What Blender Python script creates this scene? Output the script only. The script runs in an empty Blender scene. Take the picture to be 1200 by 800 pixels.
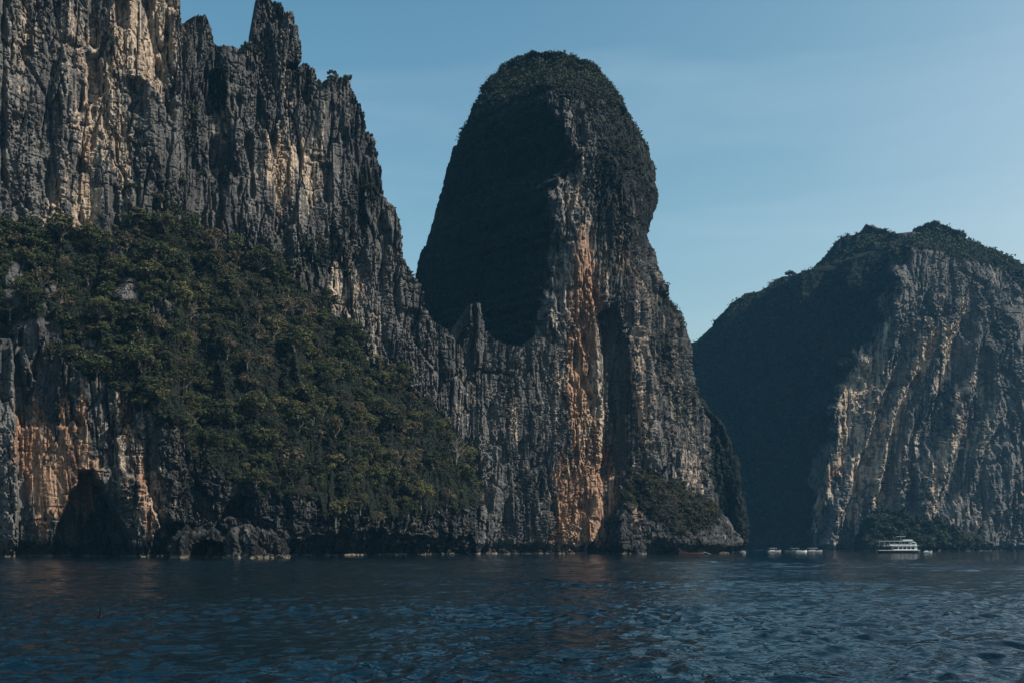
import bpy, math, random
import numpy as np
from mathutils import Vector

# ------------------------------------------------------------------ camera, sky, sun, exposure
scene = bpy.context.scene
col = scene.collection
R = math.radians
F = 1200 * 35.0 / 36.0      # focal length in photo pixels
HV = 641.0                  # horizon row in the photograph
CAMH = 3.0                  # eye height above the sea

cam = bpy.data.cameras.new('camera')
cam.lens = 35.0; cam.sensor_width = 36.0; cam.shift_y = (HV - 400) / 1200.0
cam.clip_start = 0.5; cam.clip_end = 200000
camo = bpy.data.objects.new('camera', cam); col.objects.link(camo)
camo.location = (0, 0, CAMH); camo.rotation_euler = (R(90), 0, 0)
scene.camera = camo

SUN_EL, SUN_AZ = 42.0, 109.0        # azimuth clockwise from +Y (the view direction)
world = bpy.data.worlds.new('World'); scene.world = world; world.use_nodes = True
wt = world.node_tree; wt.nodes.clear()
def WN(t, **kw):
    n = wt.nodes.new(t)
    for k, v in kw.items(): setattr(n, k, v)
    return n
sky = WN('ShaderNodeTexSky', sky_type='NISHITA', sun_disc=False)
sky.sun_elevation = R(SUN_EL); sky.sun_rotation = R(SUN_AZ)
sky.altitude = 0; sky.air_density = 1.0; sky.dust_density = 4.0; sky.ozone_density = 2.2
# the photograph's contrasty, teal toning of the daylight sky, the same in every direction
sep = WN('ShaderNodeSeparateColor'); comb = WN('ShaderNodeCombineColor'); wt.links.new(sky.outputs[0], sep.inputs[0])
for ch, (pw, k, top) in enumerate(((2.2, 3.15, 2.3), (1.55, 1.50, 3.1), (1.4, 0.95, 3.7))):
    g0 = 0.212
    m1 = WN('ShaderNodeMath', operation='MULTIPLY'); m1.inputs[1].default_value = g0; wt.links.new(sep.outputs[ch], m1.inputs[0])
    m2 = WN('ShaderNodeMath', operation='POWER'); m2.inputs[1].default_value = pw; wt.links.new(m1.outputs[0], m2.inputs[0])
    m3 = WN('ShaderNodeMath', operation='MULTIPLY'); m3.inputs[1].default_value = k/g0; wt.links.new(m2.outputs[0], m3.inputs[0])
    m4 = WN('ShaderNodeMath', operation='MINIMUM'); m4.inputs[1].default_value = top; wt.links.new(m3.outputs[0], m4.inputs[0])
    wt.links.new(m4.outputs[0], comb.inputs[ch])
# thin high streaks of cirrus, the same all round the sky
tc = WN('ShaderNodeTexCoord'); mp = WN('ShaderNodeMapping'); mp.inputs['Scale'].default_value = (2.2, 2.2, 13.0)
mp.inputs['Rotation'].default_value = (0.06, -0.05, 0)
cn = WN('ShaderNodeTexNoise'); cn.inputs['Scale'].default_value = 1.0; cn.inputs['Detail'].default_value = 5
cn.inputs['Distortion'].default_value = 0.6
cr = WN('ShaderNodeMapRange'); cr.inputs[1].default_value = 0.48; cr.inputs[2].default_value = 0.85
cr.inputs[3].default_value = 0.0; cr.inputs[4].default_value = 0.30
wt.links.new(tc.outputs['Generated'], mp.inputs[0]); wt.links.new(mp.outputs[0], cn.inputs['Vector'])
wt.links.new(cn.outputs[0], cr.inputs[0])
cm = WN('ShaderNodeMix', data_type='RGBA', blend_type='MIX')
cm.inputs[7].default_value = (2.5, 3.2, 3.7, 1)
wt.links.new(cr.outputs[0], cm.inputs[0]); wt.links.new(comb.outputs[0], cm.inputs[6])
bg = WN('ShaderNodeBackground'); bg.inputs[1].default_value = 0.15
wo = WN('ShaderNodeOutputWorld')
wt.links.new(cm.outputs[2], bg.inputs[0]); wt.links.new(bg.outputs[0], wo.inputs[0])

sun = bpy.data.lights.new('sun', 'SUN'); sun.energy = 5.0; sun.angle = R(0.53); sun.color = (1.0, 0.91, 0.80)
suno = bpy.data.objects.new('sun', sun); col.objects.link(suno)
sd = Vector((math.sin(R(SUN_AZ)) * math.cos(R(SUN_EL)), math.cos(R(SUN_AZ)) * math.cos(R(SUN_EL)), math.sin(R(SUN_EL))))
suno.rotation_euler = sd.to_track_quat('Z', 'Y').to_euler(); suno.location = (200, -50, 400)

vs = scene.view_settings
vs.view_transform = 'Standard'; vs.look = 'None'; vs.exposure = 0.5; vs.gamma = 1.0; vs.use_curve_mapping = False
cy = scene.cycles
cy.use_denoising = True; cy.denoiser = 'OPENIMAGEDENOISE'
cy.max_bounces = 5; cy.diffuse_bounces = 1; cy.glossy_bounces = 3; cy.transmission_bounces = 2
cy.volume_bounces = 0; cy.transparent_max_bounces = 4
cy.use_adaptive_sampling = True; cy.adaptive_threshold = 0.01

# ------------------------------------------------------------------ numbers
rng = np.random.default_rng(7)
random.seed(7)
_perm = rng.permutation(256).astype(np.int32); _perm = np.concatenate([_perm, _perm, _perm])
_g = rng.normal(size=(256, 3)).astype(np.float32); _g /= np.linalg.norm(_g, axis=1, keepdims=True)

def perlin(x, y, z):
    x = np.asarray(x, np.float32); y = np.asarray(y, np.float32); z = np.asarray(z, np.float32)
    xf = np.floor(x); yf = np.floor(y); zf = np.floor(z)
    xi = xf.astype(np.int32) & 255; yi = yf.astype(np.int32) & 255; zi = zf.astype(np.int32) & 255
    x = x - xf; y = y - yf; z = z - zf
    fx = x*x*x*(x*(x*6-15)+10); fy = y*y*y*(y*(y*6-15)+10); fz = z*z*z*(z*(z*6-15)+10)
    def gr(dx, dy, dz):
        h = _perm[_perm[_perm[xi+dx] + yi+dy] + zi+dz]
        g = _g[h]
        return g[..., 0]*(x-dx) + g[..., 1]*(y-dy) + g[..., 2]*(z-dz)
    a = gr(0,0,0); a = a + fx*(gr(1,0,0)-a)
    b = gr(0,1,0); b = b + fx*(gr(1,1,0)-b)
    c = gr(0,0,1); c = c + fx*(gr(1,0,1)-c)
    d = gr(0,1,1); d = d + fx*(gr(1,1,1)-d)
    a = a + fy*(b-a); c = c + fy*(d-c)
    return (a + fz*(c-a)) * 1.6

def fbm(x, y, z, o=3):
    t = 0; a = 1.0; k = 1.0; s = 0
    for i in range(o):
        t = t + a*perlin(x*k+13.7*i, y*k+5.1*i, z*k+9.3*i); s += a; a *= 0.5; k *= 2.03
    return t / s

def sst(a, b, x):
    t = np.clip((x-a)/(b-a), 0, 1); return t*t*(3-2*t)

def proj(P):
    y = np.maximum(P[..., 1], 1.0)
    return 600 + F*P[..., 0]/y, HV - F*(P[..., 2]-CAMH)/y

def at(u, v, Y):            # the point at depth Y that stands at this place of the photograph
    return ((u-600)/F*Y, Y, CAMH + (HV-v)/F*Y)

def in_poly(u, v, poly):
    r = np.zeros(u.shape, bool); n = len(poly)
    for i in range(n):
        x1, y1 = poly[i]; x2, y2 = poly[(i+1) % n]
        if y1 == y2: continue
        c = ((y1 > v) != (y2 > v)) & (u < (x2-x1)*(v-y1)/(y2-y1)+x1)
        r ^= c
    return r

def blob(u, v, cu, cv, ru, rv, soft=0.75):
    d = np.sqrt(((u-cu)/ru)**2 + ((v-cv)/rv)**2)
    return 1 - sst(1-soft, 1+soft, d)

def cells(x, y, z):
    """Voronoi cells: a random value per cell, and the distance to the cell border"""
    xf = np.floor(x).astype(np.int32); yf = np.floor(y).astype(np.int32); zf = np.floor(z).astype(np.int32)
    f1 = np.full(x.shape, 9.0, np.float32); f2 = f1.copy(); val = np.zeros(x.shape, np.float32)
    for i in (-1, 0, 1):
        for j in (-1, 0, 1):
            for k in (-1, 0, 1):
                cx, cy_, cz = xf+i, yf+j, zf+k
                h = _perm[_perm[_perm[cx & 255] + (cy_ & 255)] + (cz & 255)]
                g = _g[h]
                d = (cx+0.5+0.42*g[..., 0]-x)**2 + (cy_+0.5+0.42*g[..., 1]-y)**2 + (cz+0.5+0.42*g[..., 2]-z)**2
                m = d < f1
                f2 = np.where(m, f1, np.minimum(f2, d)); f1 = np.where(m, d, f1); val = np.where(m, h/255.0, val)
    return val, np.sqrt(f2)-np.sqrt(f1)

def rock_relief(P, k=1.0, vert=1.0):
    """karst limestone: buttresses, jointed blocks, vertical flutes, bedding ledges, solution hollows (metres outwards)"""
    x, y, z = (np.asarray(P[..., i]/k, np.float32) for i in range(3))
    w = perlin(x/22, y/22, z/55)*2.6; w2 = perlin(x/22+50, y/22, z/55)*2.6
    x = x+w; y = y+w2
    w = perlin(x/3, y/3, z/12); xb = x+0.28*w; yb = y-0.28*w; zb = z+0.8*perlin(x/5+4, y/5, z/5)
    d = 6.0*fbm(x/42, y/42, z/75, 2)
    a = perlin(x/12, y/12, z/70); d = d + 3.0*(0.4-np.abs(a)*1.6)
    b = perlin(x/5.2, y/5.2, z/40); d = d + vert*1.2*(0.4-np.abs(b)*1.6)
    v0, e0 = cells((x+2*w)/13, (y-2*w)/13, zb/42); d = d + 4.2*(v0-0.5) - 1.6*sst(0.10, 0.0, e0)
    rough = 0.34 + 0.95*sst(-0.25, 0.35, perlin(x/17+60, y/17, z/26))
    v1, e1 = cells(xb/5.0, yb/5.0, zb/17); d = d + 1.45*(v1-0.5) - 0.9*sst(0.09, 0.0, e1)
    v2, e2 = cells(xb/1.9, yb/1.9, zb/5.0); d = d + rough*(0.95*(v2-0.5) - 0.75*sst(0.14, 0.0, e2))
    v3, e3 = cells(xb/0.95, yb/0.95, zb/1.9); d = d + rough*(0.75*(v3-0.5) - 0.4*sst(0.2, 0.0, e3))
    pipes = sst(-0.25, 0.3, perlin(x/26+9, y/26, z/40)); c = perlin(x/1.5, y/1.5, z/13); d = d + vert*(0.3+0.65*pipes)*(0.4-np.abs(c)*1.7)
    m = sst(-0.15, 0.35, perlin(x/30+7, y/30, z/22))
    q = z/6.5 + 1.1*perlin(x/9, y/9, z/14); fr = q-np.floor(q)
    d = d + m*1.0*(fr-0.5)
    q = z/1.9 + 0.9*perlin(x/4, y/4, z/6); fr = q-np.floor(q)
    d = d + (0.3+0.7*m)*0.65*(fr-0.5)
    q = (z + 0.12*x)/4.3 + 0.35*perlin(x/7, y/7, z/9); fr = q-np.floor(q); d = d - (1.0-0.6*pipes)*0.9*sst(0.10, 0.0, np.abs(fr-0.5))*sst(-0.3, 0.2, perlin(x/10+21, y/10, z/6))
    d = d + 0.5*rough*fbm(x/1.6+3, y/1.6, z/1.9, 2)
    # hollows, slots and long open joints
    h = perlin(x/6.5+31, y/6.5, z/16); d = d - 3.2*sst(0.36, 0.56, h)
    h = perlin(x/2.6+11, y/2.6, z/8); d = d - 1.6*sst(0.38, 0.55, h)
    h = np.abs(perlin(x/8+77, y/8, z/80)); d = d - 2.4*sst(0.055, 0.0, h)*sst(-0.2, 0.2, perlin(x/15, y/15+30, z/25))
    return d*k

# ------------------------------------------------------------------ objects and meshes
def tag(o, label=None, cat=None, group=None, kind=None):
    if label: o['label'] = label
    if cat: o['category'] = cat
    if group: o['group'] = group
    if kind: o['kind'] = kind
    return o

def np_mesh(name, V, Fq, mat=None, smooth=False, attrs=None):
    V = np.ascontiguousarray(V, np.float32).reshape(-1, 3); Fq = np.ascontiguousarray(Fq, np.int32)
    k = Fq.shape[1]
    me = bpy.data.meshes.new(name)
    me.vertices.add(len(V)); me.vertices.foreach_set('co', V.ravel())
    me.loops.add(Fq.size); me.loops.foreach_set('vertex_index', Fq.ravel())
    me.polygons.add(len(Fq)); me.polygons.foreach_set('loop_start', np.arange(0, Fq.size, k, dtype=np.int32))
    me.polygons.foreach_set('use_smooth', np.full(len(Fq), smooth))
    if attrs:
        for an, arr in attrs.items():
            a = me.attributes.new(an, 'FLOAT', 'POINT'); a.data.foreach_set('value', np.ascontiguousarray(arr, np.float32).ravel())
    me.update(calc_edges=True)
    if mat: me.materials.append(mat)
    return me

def obj(name, me, parent=None):
    o = bpy.data.objects.new(name, me); col.objects.link(o)
    if parent: o.parent = parent
    return o

def empty(name, loc=(0, 0, 0), rz=0.0):
    o = bpy.data.objects.new(name, None); col.objects.link(o); o.location = loc; o.rotation_euler = (0, 0, rz)
    o.empty_display_size = 0.2
    return o

class MB:
    """collects small shapes into one mesh"""
    def __init__(s): s.v = []; s.f = []
    def box(s, c, d, top=(1, 1), sx=0.0):
        n = len(s.v); x, y, z = c; a, b, h = d[0]/2, d[1]/2, d[2]/2
        for zz, (tx, ty), q in ((-h, (1, 1), 0), (h, top, sx)):
            for px, py in ((-1, -1), (1, -1), (1, 1), (-1, 1)): s.v.append((x+px*a*tx+q, y+py*b*ty, z+zz))
        s.f += [(n, n+3, n+2, n+1), (n+4, n+5, n+6, n+7)] + [(n+i, n+(i+1) % 4, n+4+(i+1) % 4, n+4+i) for i in range(4)]
        return s
    def tube(s, pts, rad, k=5):
        base = len(s.v); N = len(pts)
        for i, p in enumerate(pts):
            p = Vector(p); q0 = Vector(pts[max(i-1, 0)]); q1 = Vector(pts[min(i+1, N-1)]); t = (q1-q0).normalized()
            a = t.orthogonal().normalized(); b = t.cross(a); r = rad[i] if hasattr(rad, '__len__') else rad
            for j in range(k):
                an = 2*math.pi*j/k; s.v.append(tuple(p + a*(r*math.cos(an)) + b*(r*math.sin(an))))
        for i in range(N-1):
            for j in range(k):
                s.f.append((base+i*k+j, base+i*k+(j+1) % k, base+(i+1)*k+(j+1) % k, base+(i+1)*k+j))
        s.f.append(tuple(base+j for j in range(k))[::-1]); s.f.append(tuple(base+(N-1)*k+j for j in range(k)))
        return s
    def loft(s, rings, cap=True):
        base = len(s.v); k = len(rings[0])
        for r in rings: s.v += [tuple(p) for p in r]
        for i in range(len(rings)-1):
            for j in range(k):
                s.f.append((base+i*k+j, base+i*k+(j+1) % k, base+(i+1)*k+(j+1) % k, base+(i+1)*k+j))
        if cap:
            s.f.append(tuple(base+j for j in range(k))[::-1]); s.f.append(tuple(base+(len(rings)-1)*k+j for j in range(k)))
        return s
    def mesh(s, name, mat):
        me = bpy.data.meshes.new(name); me.from_pydata(s.v, [], s.f); me.update()
        if mat: me.materials.append(mat)
        return me
    def build(s, name, mat, parent=None): return obj(name, s.mesh(name, mat), parent)

# ------------------------------------------------------------------ materials
class NT:
    def __init__(s, name):
        s.m = bpy.data.materials.new(name); s.m.use_nodes = True; s.t = s.m.node_tree
        s.b = s.t.nodes['Principled BSDF']; s.out = s.t.nodes['Material Output']
    def n(s, t, **kw):
        n = s.t.nodes.new(t)
        for k, v in kw.items(): setattr(n, k, v)
        return n
    def l(s, a, b): s.t.links.new(a, b)
    def noise(s, scale, detail=3, rough=0.55, coord=None, off=(0, 0, 0), dist=0.0):
        mp = s.n('ShaderNodeMapping'); mp.inputs['Scale'].default_value = scale; mp.inputs['Location'].default_value = off
        if coord is None:
            if not hasattr(s, 'geo'): s.geo = s.n('ShaderNodeNewGeometry')
            coord = s.geo.outputs['Position']
        s.l(coord, mp.inputs[0])
        nz = s.n('ShaderNodeTexNoise'); nz.inputs['Scale'].default_value = 1; nz.inputs['Detail'].default_value = detail
        nz.inputs['Roughness'].default_value = rough; nz.inputs['Distortion'].default_value = dist
        s.l(mp.outputs[0], nz.inputs['Vector']); return nz.outputs[0]
    def ramp(s, fac, stops):
        r = s.n('ShaderNodeValToRGB'); e = r.color_ramp.elements
        while len(e) < len(stops): e.new(0.5)
        for i, (p, c) in enumerate(stops): e[i].position = p; e[i].color = (*c, 1) if len(c) == 3 else c
        s.l(fac, r.inputs[0]); return r.outputs[0]
    def math(s, op, a, b=0.0, clamp=False):
        m = s.n('ShaderNodeMath', operation=op, use_clamp=clamp)
        for i, x in enumerate((a, b)):
            if isinstance(x, (int, float)): m.inputs[i].default_value = x
            else: s.l(x, m.inputs[i])
        return m.outputs[0]
    def mix(s, fac, a, b, bt='MIX'):
        m = s.n('ShaderNodeMix', data_type='RGBA', blend_type=bt)
        for i, x in ((0, fac), (6, a), (7, b)):
            if isinstance(x, (int, float)): m.inputs[i].default_value = x
            elif isinstance(x, tuple): m.inputs[i].default_value = (*x, 1)
            else: s.l(x, m.inputs[i])
        return m.outputs[2]
    def attr(s, name): return s.n('ShaderNodeAttribute', attribute_name=name).outputs['Fac']

def rock_material(name, k=1.0, dark=(0.009, 0.010, 0.011), mid=(0.050, 0.050, 0.050), pale=(0.185, 0.176, 0.162), gain=1.0):
    t = NT(name)
    n1 = t.noise((0.10/k, 0.10/k, 0.012/k), 4, 0.6)
    n2 = t.noise((0.62/k, 0.62/k, 0.026/k), 5, 0.62, off=(3, 7, 1), dist=0.25)
    n3 = t.noise((0.6/k, 0.6/k, 0.5/k), 6, 0.7, off=(9, 2, 4))
    n4 = t.noise((2.2/k, 2.2/k, 0.16/k), 3, 0.6, off=(1, 2, 8))
    mixv = t.math('ADD', t.math('ADD', t.math('MULTIPLY', n1, 0.42), t.math('MULTIPLY', n2, 0.32)),
                  t.math('ADD', t.math('MULTIPLY', n3, 0.16), t.math('MULTIPLY', n4, 0.10)))
    pa = t.attr('pale')
    val = t.math('ADD', mixv, t.math('MULTIPLY', pa, 0.16))
    grey = t.ramp(val, [(0.36, dark), (0.48, mid), (0.58, tuple(0.5*(a+b) for a, b in zip(mid, pale))), (0.70, pale), (0.86, (0.32, 0.305, 0.275))])
    # warm, freshly broken or iron stained limestone
    warm = t.ramp(t.math('ADD', t.math('MULTIPLY', n2, 0.6), t.math('MULTIPLY', n4, 0.4)),
                  [(0.28, (0.05, 0.032, 0.024)), (0.40, (0.16, 0.080, 0.046)), (0.50, (0.28, 0.160, 0.098)), (0.60, (0.38, 0.27, 0.19)), (0.75, (0.48, 0.41, 0.32))])
    cream = t.ramp(t.math('ADD', t.math('MULTIPLY', n2, 0.6), t.math('MULTIPLY', n3, 0.4)),
                   [(0.34, (0.10, 0.08, 0.062)), (0.47, (0.30, 0.228, 0.165)), (0.60, (0.45, 0.370, 0.285)), (0.75, (0.54, 0.48, 0.40))])
    jit = t.math('SUBTRACT', t.math('ADD', n2, n3), 1.0)
    f1 = t.n('ShaderNodeMapRange', interpolation_type='SMOOTHSTEP')
    t.l(t.math('ADD', t.attr('cream'), t.math('MULTIPLY', jit, 2.0)), f1.inputs[0]); f1.inputs[1].default_value = 0.30; f1.inputs[2].default_value = 0.85
    f2 = t.n('ShaderNodeMapRange', interpolation_type='SMOOTHSTEP')
    t.l(t.math('ADD', t.attr('orange'), t.math('MULTIPLY', jit, 1.7)), f2.inputs[0]); f2.inputs[1].default_value = 0.30; f2.inputs[2].default_value = 0.80
    c = t.mix(f1.outputs[0], grey, cream); c = t.mix(f2.outputs[0], c, warm)
    n5 = t.noise((0.95/k, 0.95/k, 0.011/k), 3, 0.6, off=(5, 11, 3), dist=0.15)
    seep = t.n('ShaderNodeMapRange', interpolation_type='SMOOTHSTEP'); t.l(n5, seep.inputs[0]); seep.inputs[1].default_value = 0.55; seep.inputs[2].default_value = 0.66
    seep.inputs[3].default_value = 0.0; seep.inputs[4].default_value = 0.68
    c = t.mix(seep.outputs[0], c, (0.020, 0.019, 0.019))
    # moss, lichen and tufts; also darkening painted into the shaded faces
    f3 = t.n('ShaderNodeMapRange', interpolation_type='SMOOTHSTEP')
    t.l(t.math('ADD', t.attr('moss_shade'), t.math('MULTIPLY', t.math('SUBTRACT', n3, 0.5), 1.6)), f3.inputs[0]); f3.inputs[1].default_value = 0.35; f3.inputs[2].default_value = 0.7
    moss_shade = t.ramp(n4, [(0.3, (0.004, 0.006, 0.005)), (0.6, (0.010, 0.013, 0.009)), (0.8, (0.026, 0.025, 0.017))])
    c = t.mix(f3.outputs[0], c, moss_shade)
    # tide band: dark algae, then a pale barnacle line at the water
    c = t.mix(t.attr('tide'), c, (0.016, 0.016, 0.014)); c = t.mix(t.attr('barnacle'), c, (0.20, 0.175, 0.13))
    if gain != 1.0: c = t.mix(1.0, c, (gain, gain, gain), 'MULTIPLY')
    t.l(c, t.b.inputs['Base Color']); t.b.inputs['Roughness'].default_value = 0.93; t.b.inputs['Specular IOR Level'].default_value = 0.15
    bp = t.n('ShaderNodeBump'); bp.inputs['Strength'].default_value = 1.0; bp.inputs['Distance'].default_value = 0.95*k
    t.l(t.math('ADD', t.math('MULTIPLY', n3, 0.9), t.math('MULTIPLY', n4, 0.7)), bp.inputs['Height']); t.l(bp.outputs[0], t.b.inputs['Normal'])
    return t.m

def leaf_material(name, c0, c1, c2, k=0.35):
    t = NT(name)
    oi = t.n('ShaderNodeObjectInfo'); gi = t.n('ShaderNodeNewGeometry')
    v = t.math('ADD', t.math('MULTIPLY', oi.outputs['Random'], 0.45), t.math('MULTIPLY', gi.outputs['Random Per Island'], 0.3))
    v = t.math('ADD', v, t.math('MULTIPLY', t.noise((k, k, k), 2), 0.30))
    c = t.ramp(v, [(0.12, c0), (0.5, c1), (0.92, c2)])
    t.l(c, t.b.inputs['Base Color']); t.b.inputs['Roughness'].default_value = 0.75; t.b.inputs['Specular IOR Level'].default_value = 0.2
    tr = t.n('ShaderNodeBsdfTranslucent'); t.l(c, tr.inputs[0]); ms = t.n('ShaderNodeMixShader'); ms.inputs[0].default_value = 0.12
    t.l(t.b.outputs[0], ms.inputs[1]); t.l(tr.outputs[0], ms.inputs[2]); t.l(ms.outputs[0], t.out.inputs[0])
    return t.m

def plain(name, c, rough=0.6, var=0.25, scale=3.0, spec=0.4):
    t = NT(name); n = t.noise((scale,)*3, 3, coord=t.n('ShaderNodeTexCoord').outputs['Object'])
    t.l(t.ramp(n, [(0.3, tuple(x*(1-var) for x in c)), (0.7, tuple(min(1, x*(1+var)) for x in c))]), t.b.inputs['Base Color'])
    t.b.inputs['Roughness'].default_value = rough; t.b.inputs['Specular IOR Level'].default_value = spec
    return t.m

M = {}
M['rock'] = rock_material('limestone', 1.0)
M['rock_mid'] = rock_material('limestone_pillar', 1.25)
M['rock_far'] = rock_material('limestone_headland', 2.2, mid=(0.058, 0.058, 0.058), pale=(0.18, 0.172, 0.16))
M['leaf_dark'] = leaf_material('dark_leaves', (0.007, 0.011, 0.006), (0.028, 0.036, 0.014), (0.066, 0.072, 0.029))
M['leaf_olive'] = leaf_material('olive_leaves', (0.016, 0.020, 0.008), (0.058, 0.060, 0.023), (0.112, 0.106, 0.040))
M['leaf_brown'] = leaf_material('dry_leaves', (0.022, 0.019, 0.011), (0.060, 0.050, 0.029), (0.115, 0.096, 0.056))
M['leaf_scrub'] = leaf_material('scrub_leaves', (0.012, 0.016, 0.007), (0.030, 0.036, 0.014), (0.060, 0.058, 0.024), 0.12)
M['leaf_far'] = leaf_material('far_leaves', (0.007, 0.012, 0.008), (0.016, 0.023, 0.013), (0.034, 0.040, 0.022), 0.06)
M['bark'] = plain('bark', (0.11, 0.095, 0.075), 0.9, 0.35, 2.0, 0.1)
M['bark_pale'] = plain('pale_bark', (0.15, 0.135, 0.115), 0.9, 0.3, 2.0, 0.1)

# ------------------------------------------------------------------ the sea
def make_sea():
    t = NT('sea_water')
    t.b.inputs['Base Color'].default_value = (0.0002, 0.0075, 0.0150, 1)
    t.b.inputs['Roughness'].default_value = 0.06; t.b.inputs['IOR'].default_value = 1.36
    geo = t.n('ShaderNodeNewGeometry'); P = geo.outputs['Position']
    c = t.noise((0.035, 0.06, 1), 3, 0.55, coord=P, off=(7, 3, 0))
    gust = t.n('ShaderNodeMapRange'); t.l(c, gust.inputs[0]); gust.inputs[1].default_value = 0.35; gust.inputs[2].default_value = 0.65
    gust.inputs[3].default_value = 0.6; gust.inputs[4].default_value = 1.25
    a = t.noise((1.15, 1.35, 1), 3, 0.55, coord=P, off=(4, 1, 0), dist=0.35)
    b = t.noise((3.6, 4.2, 1), 2, 0.5, coord=P, off=(2, 9, 0), dist=0.3)
    b1 = t.n('ShaderNodeBump'); b1.inputs['Strength'].default_value = 1.0; b1.inputs['Distance'].default_value = 0.10
    t.l(t.math('MULTIPLY', a, gust.outputs[0]), b1.inputs['Height'])
    b2 = t.n('ShaderNodeBump'); b2.inputs['Strength'].default_value = 1.0; b2.inputs['Distance'].default_value = 0.036
    t.l(t.math('MULTIPLY', b, gust.outputs[0]), b2.inputs['Height']); t.l(b1.outputs[0], b2.inputs['Normal'])
    t.l(b2.outputs[0], t.b.inputs['Normal'])
    rs = [6.0]
    def step_at(r): return np.where(r < 170, np.maximum(0.13, r*0.0034), 0.578+(r-170)*0.014)
    while rs[-1] < 1300: rs.append(rs[-1] + (0.3 if rs[-1] < 15 else float(step_at(rs[-1]))))
    while rs[-1] < 90000: rs.append(rs[-1]*1.25)
    rs = np.array(rs)
    th = np.concatenate([np.arange(-180, -44, 8), np.arange(-44, -29, 0.3), np.arange(-29, 29, 0.125), np.arange(29, 44, 0.3), np.arange(44, 180.1, 8)])
    th = R(1)*np.unique(np.round(th, 4))
    r, a_ = np.meshgrid(rs, th, indexing='ij')
    X = (r*np.sin(a_)).astype(np.float32); Y = (r*np.cos(a_)).astype(np.float32); Z = np.zeros_like(X); DX = np.zeros_like(X); DY = np.zeros_like(X)
    step = np.maximum(step_at(r), np.where(np.abs(a_) < R(29), r*R(0.125), r*R(0.3)))
    rg = np.random.default_rng(3)
    front = np.clip((R(43.5)-np.abs(a_))/R(3), 0, 1)*np.clip((r-15)/2, 0, 1)
    gx = 1.3*perlin(X/9, Y/9, X*0+1.5); gy = 1.3*perlin(X/9, Y/9, X*0+7.5)
    grp = 0.55 + 0.9*np.clip(perlin(X/11, Y/16, X*0+2.5)+0.45, 0, 1.2)
    for i in range(80):
        lam = 0.62*(1.7/0.62)**(rg.random()**1.25) if i < 60 else 2.2*3.0**rg.random()
        d = R(200) + rg.normal()*0.7
        kx, ky = math.sin(d), math.cos(d); k = 2*math.pi/lam
        amp = 0.035*lam/6.283*(1.0 if i < 60 else 0.36 + 0.8*sst(80, 200, r))
        fade = np.clip((lam/step-2.4)/2.5, 0, 1)*front
        ph = k*(kx*(X+gx) + ky*(Y+gy)) + rg.random()*6.28
        sn = np.sin(ph); cs = np.cos(ph); am = fade*amp
        Z += am*sn; DX += am*0.75*kx*cs; DY += am*0.75*ky*cs
    Z *= grp; X = X+DX*grp; Y = Y+DY*grp
    V = np.stack([X, Y, Z], -1); nr, nt = X.shape
    idx = np.arange(nr*nt).reshape(nr, nt)
    Fq = np.stack([idx[:-1, :-1], idx[:-1, 1:], idx[1:, 1:], idx[1:, :-1]], -1).reshape(-1, 4)[:, ::-1]
    me = np_mesh('sea', V, Fq, t.m, True)
    o = obj('sea', me); tag(o, 'dark blue rippled sea reaching to the foot of the cliffs', kind='structure')
make_sea()

# ------------------------------------------------------------------ the left wall: a long limestone fin with a bushy ledge at its foot
CREST = np.array([(-260,-140),(208,-60),(211.5,-40),(212.5,28),(222,27),(228,19),(232,16),(243,19),(248,34),(251,51),(262,53),(275,54),(284,57),
    (300,60),(318,68),(332,76),(337,81),(346,81),(350,77),(352,75),(360,73),(368,78),(372,93),(378,96),(384,92),(395,90),(405,89),(410,95),(415,108),(419,118),
    (428,130),(430,152),(436,158),(441,165),(443,185),(448,200),(449,228),(456,238),(464,241),(469,255),(472,280),(473,302),(479,313),(488,325),
    (497,338),(499,360),(506,375),(522,385),(530,393),(536,402),(546,395),(549,378),(551,358),(556,353),(563,355),(566,372),(570,388),(580,396),
    (590,402),(605,406),(617,404),(622,396),(634,392),(645,400),(720,440)], float)
SPIRE = [(300,-6),(318,-6),(319,1),(331,3),(333,12),(345,14),(346,28),(350,30),(351,46),(354,48),(354,70),(350,76),(336,76),(320,76),(288,76),(283,62),(290,50),(296,46),(297,24),(300,22)]
PATH = np.array([(-260,292),(-60,325),(0,335),(100,350),(195,360),(212,364),(226,384),(300,394),(350,402),(450,426),(530,446),(600,466),(660,486),(720,506)], float)
VEG_TOP = np.array([(-260,255),(0,268),(40,285),(70,262),(110,285),(160,262),(200,258),(250,268),(300,300),(335,325),(392,368),(410,385),(430,425),(470,448),(520,488),(545,520),(562,570),(575,600),(720,640)], float)
VEG_BOT = np.array([(-260,370),(0,378),(50,392),(95,435),(150,460),(185,480),(230,535),(260,560),(330,580),(400,596),(470,600),(520,594),(560,590),(575,602),(720,642)], float)
BULGE = np.array([(-260,8),(0,14),(40,22),(100,34),(200,46),(300,52),(420,50),(500,40),(550,22),(572,4),(585,0),(720,0)], float)
PT = {}
BARE = ((45,388,34,16,.5),(150,338,18,14,.5),(60,352,9,22,.5),(18,335,12,26,.5),(136,300,9,16,.5),(190,360,8,12,.5),(105,410,20,12,.5),(250,445,10,7,.5))

def streaked(u, v, P, k=1.0):
    """stains run down in uneven drips: shift their outline column by column"""
    x, y, z = P[..., 0]/k, P[..., 1]/k, P[..., 2]/k
    dv = 38*perlin(x/2.4, y/2.4, z/90) + 26*perlin(x/7, y/7, z/60+9); du = 11*perlin(x/9+5, y/9, z/22) + 5*perlin(x/3+5, y/3, z/9)
    return u + du, v + dv

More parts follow.
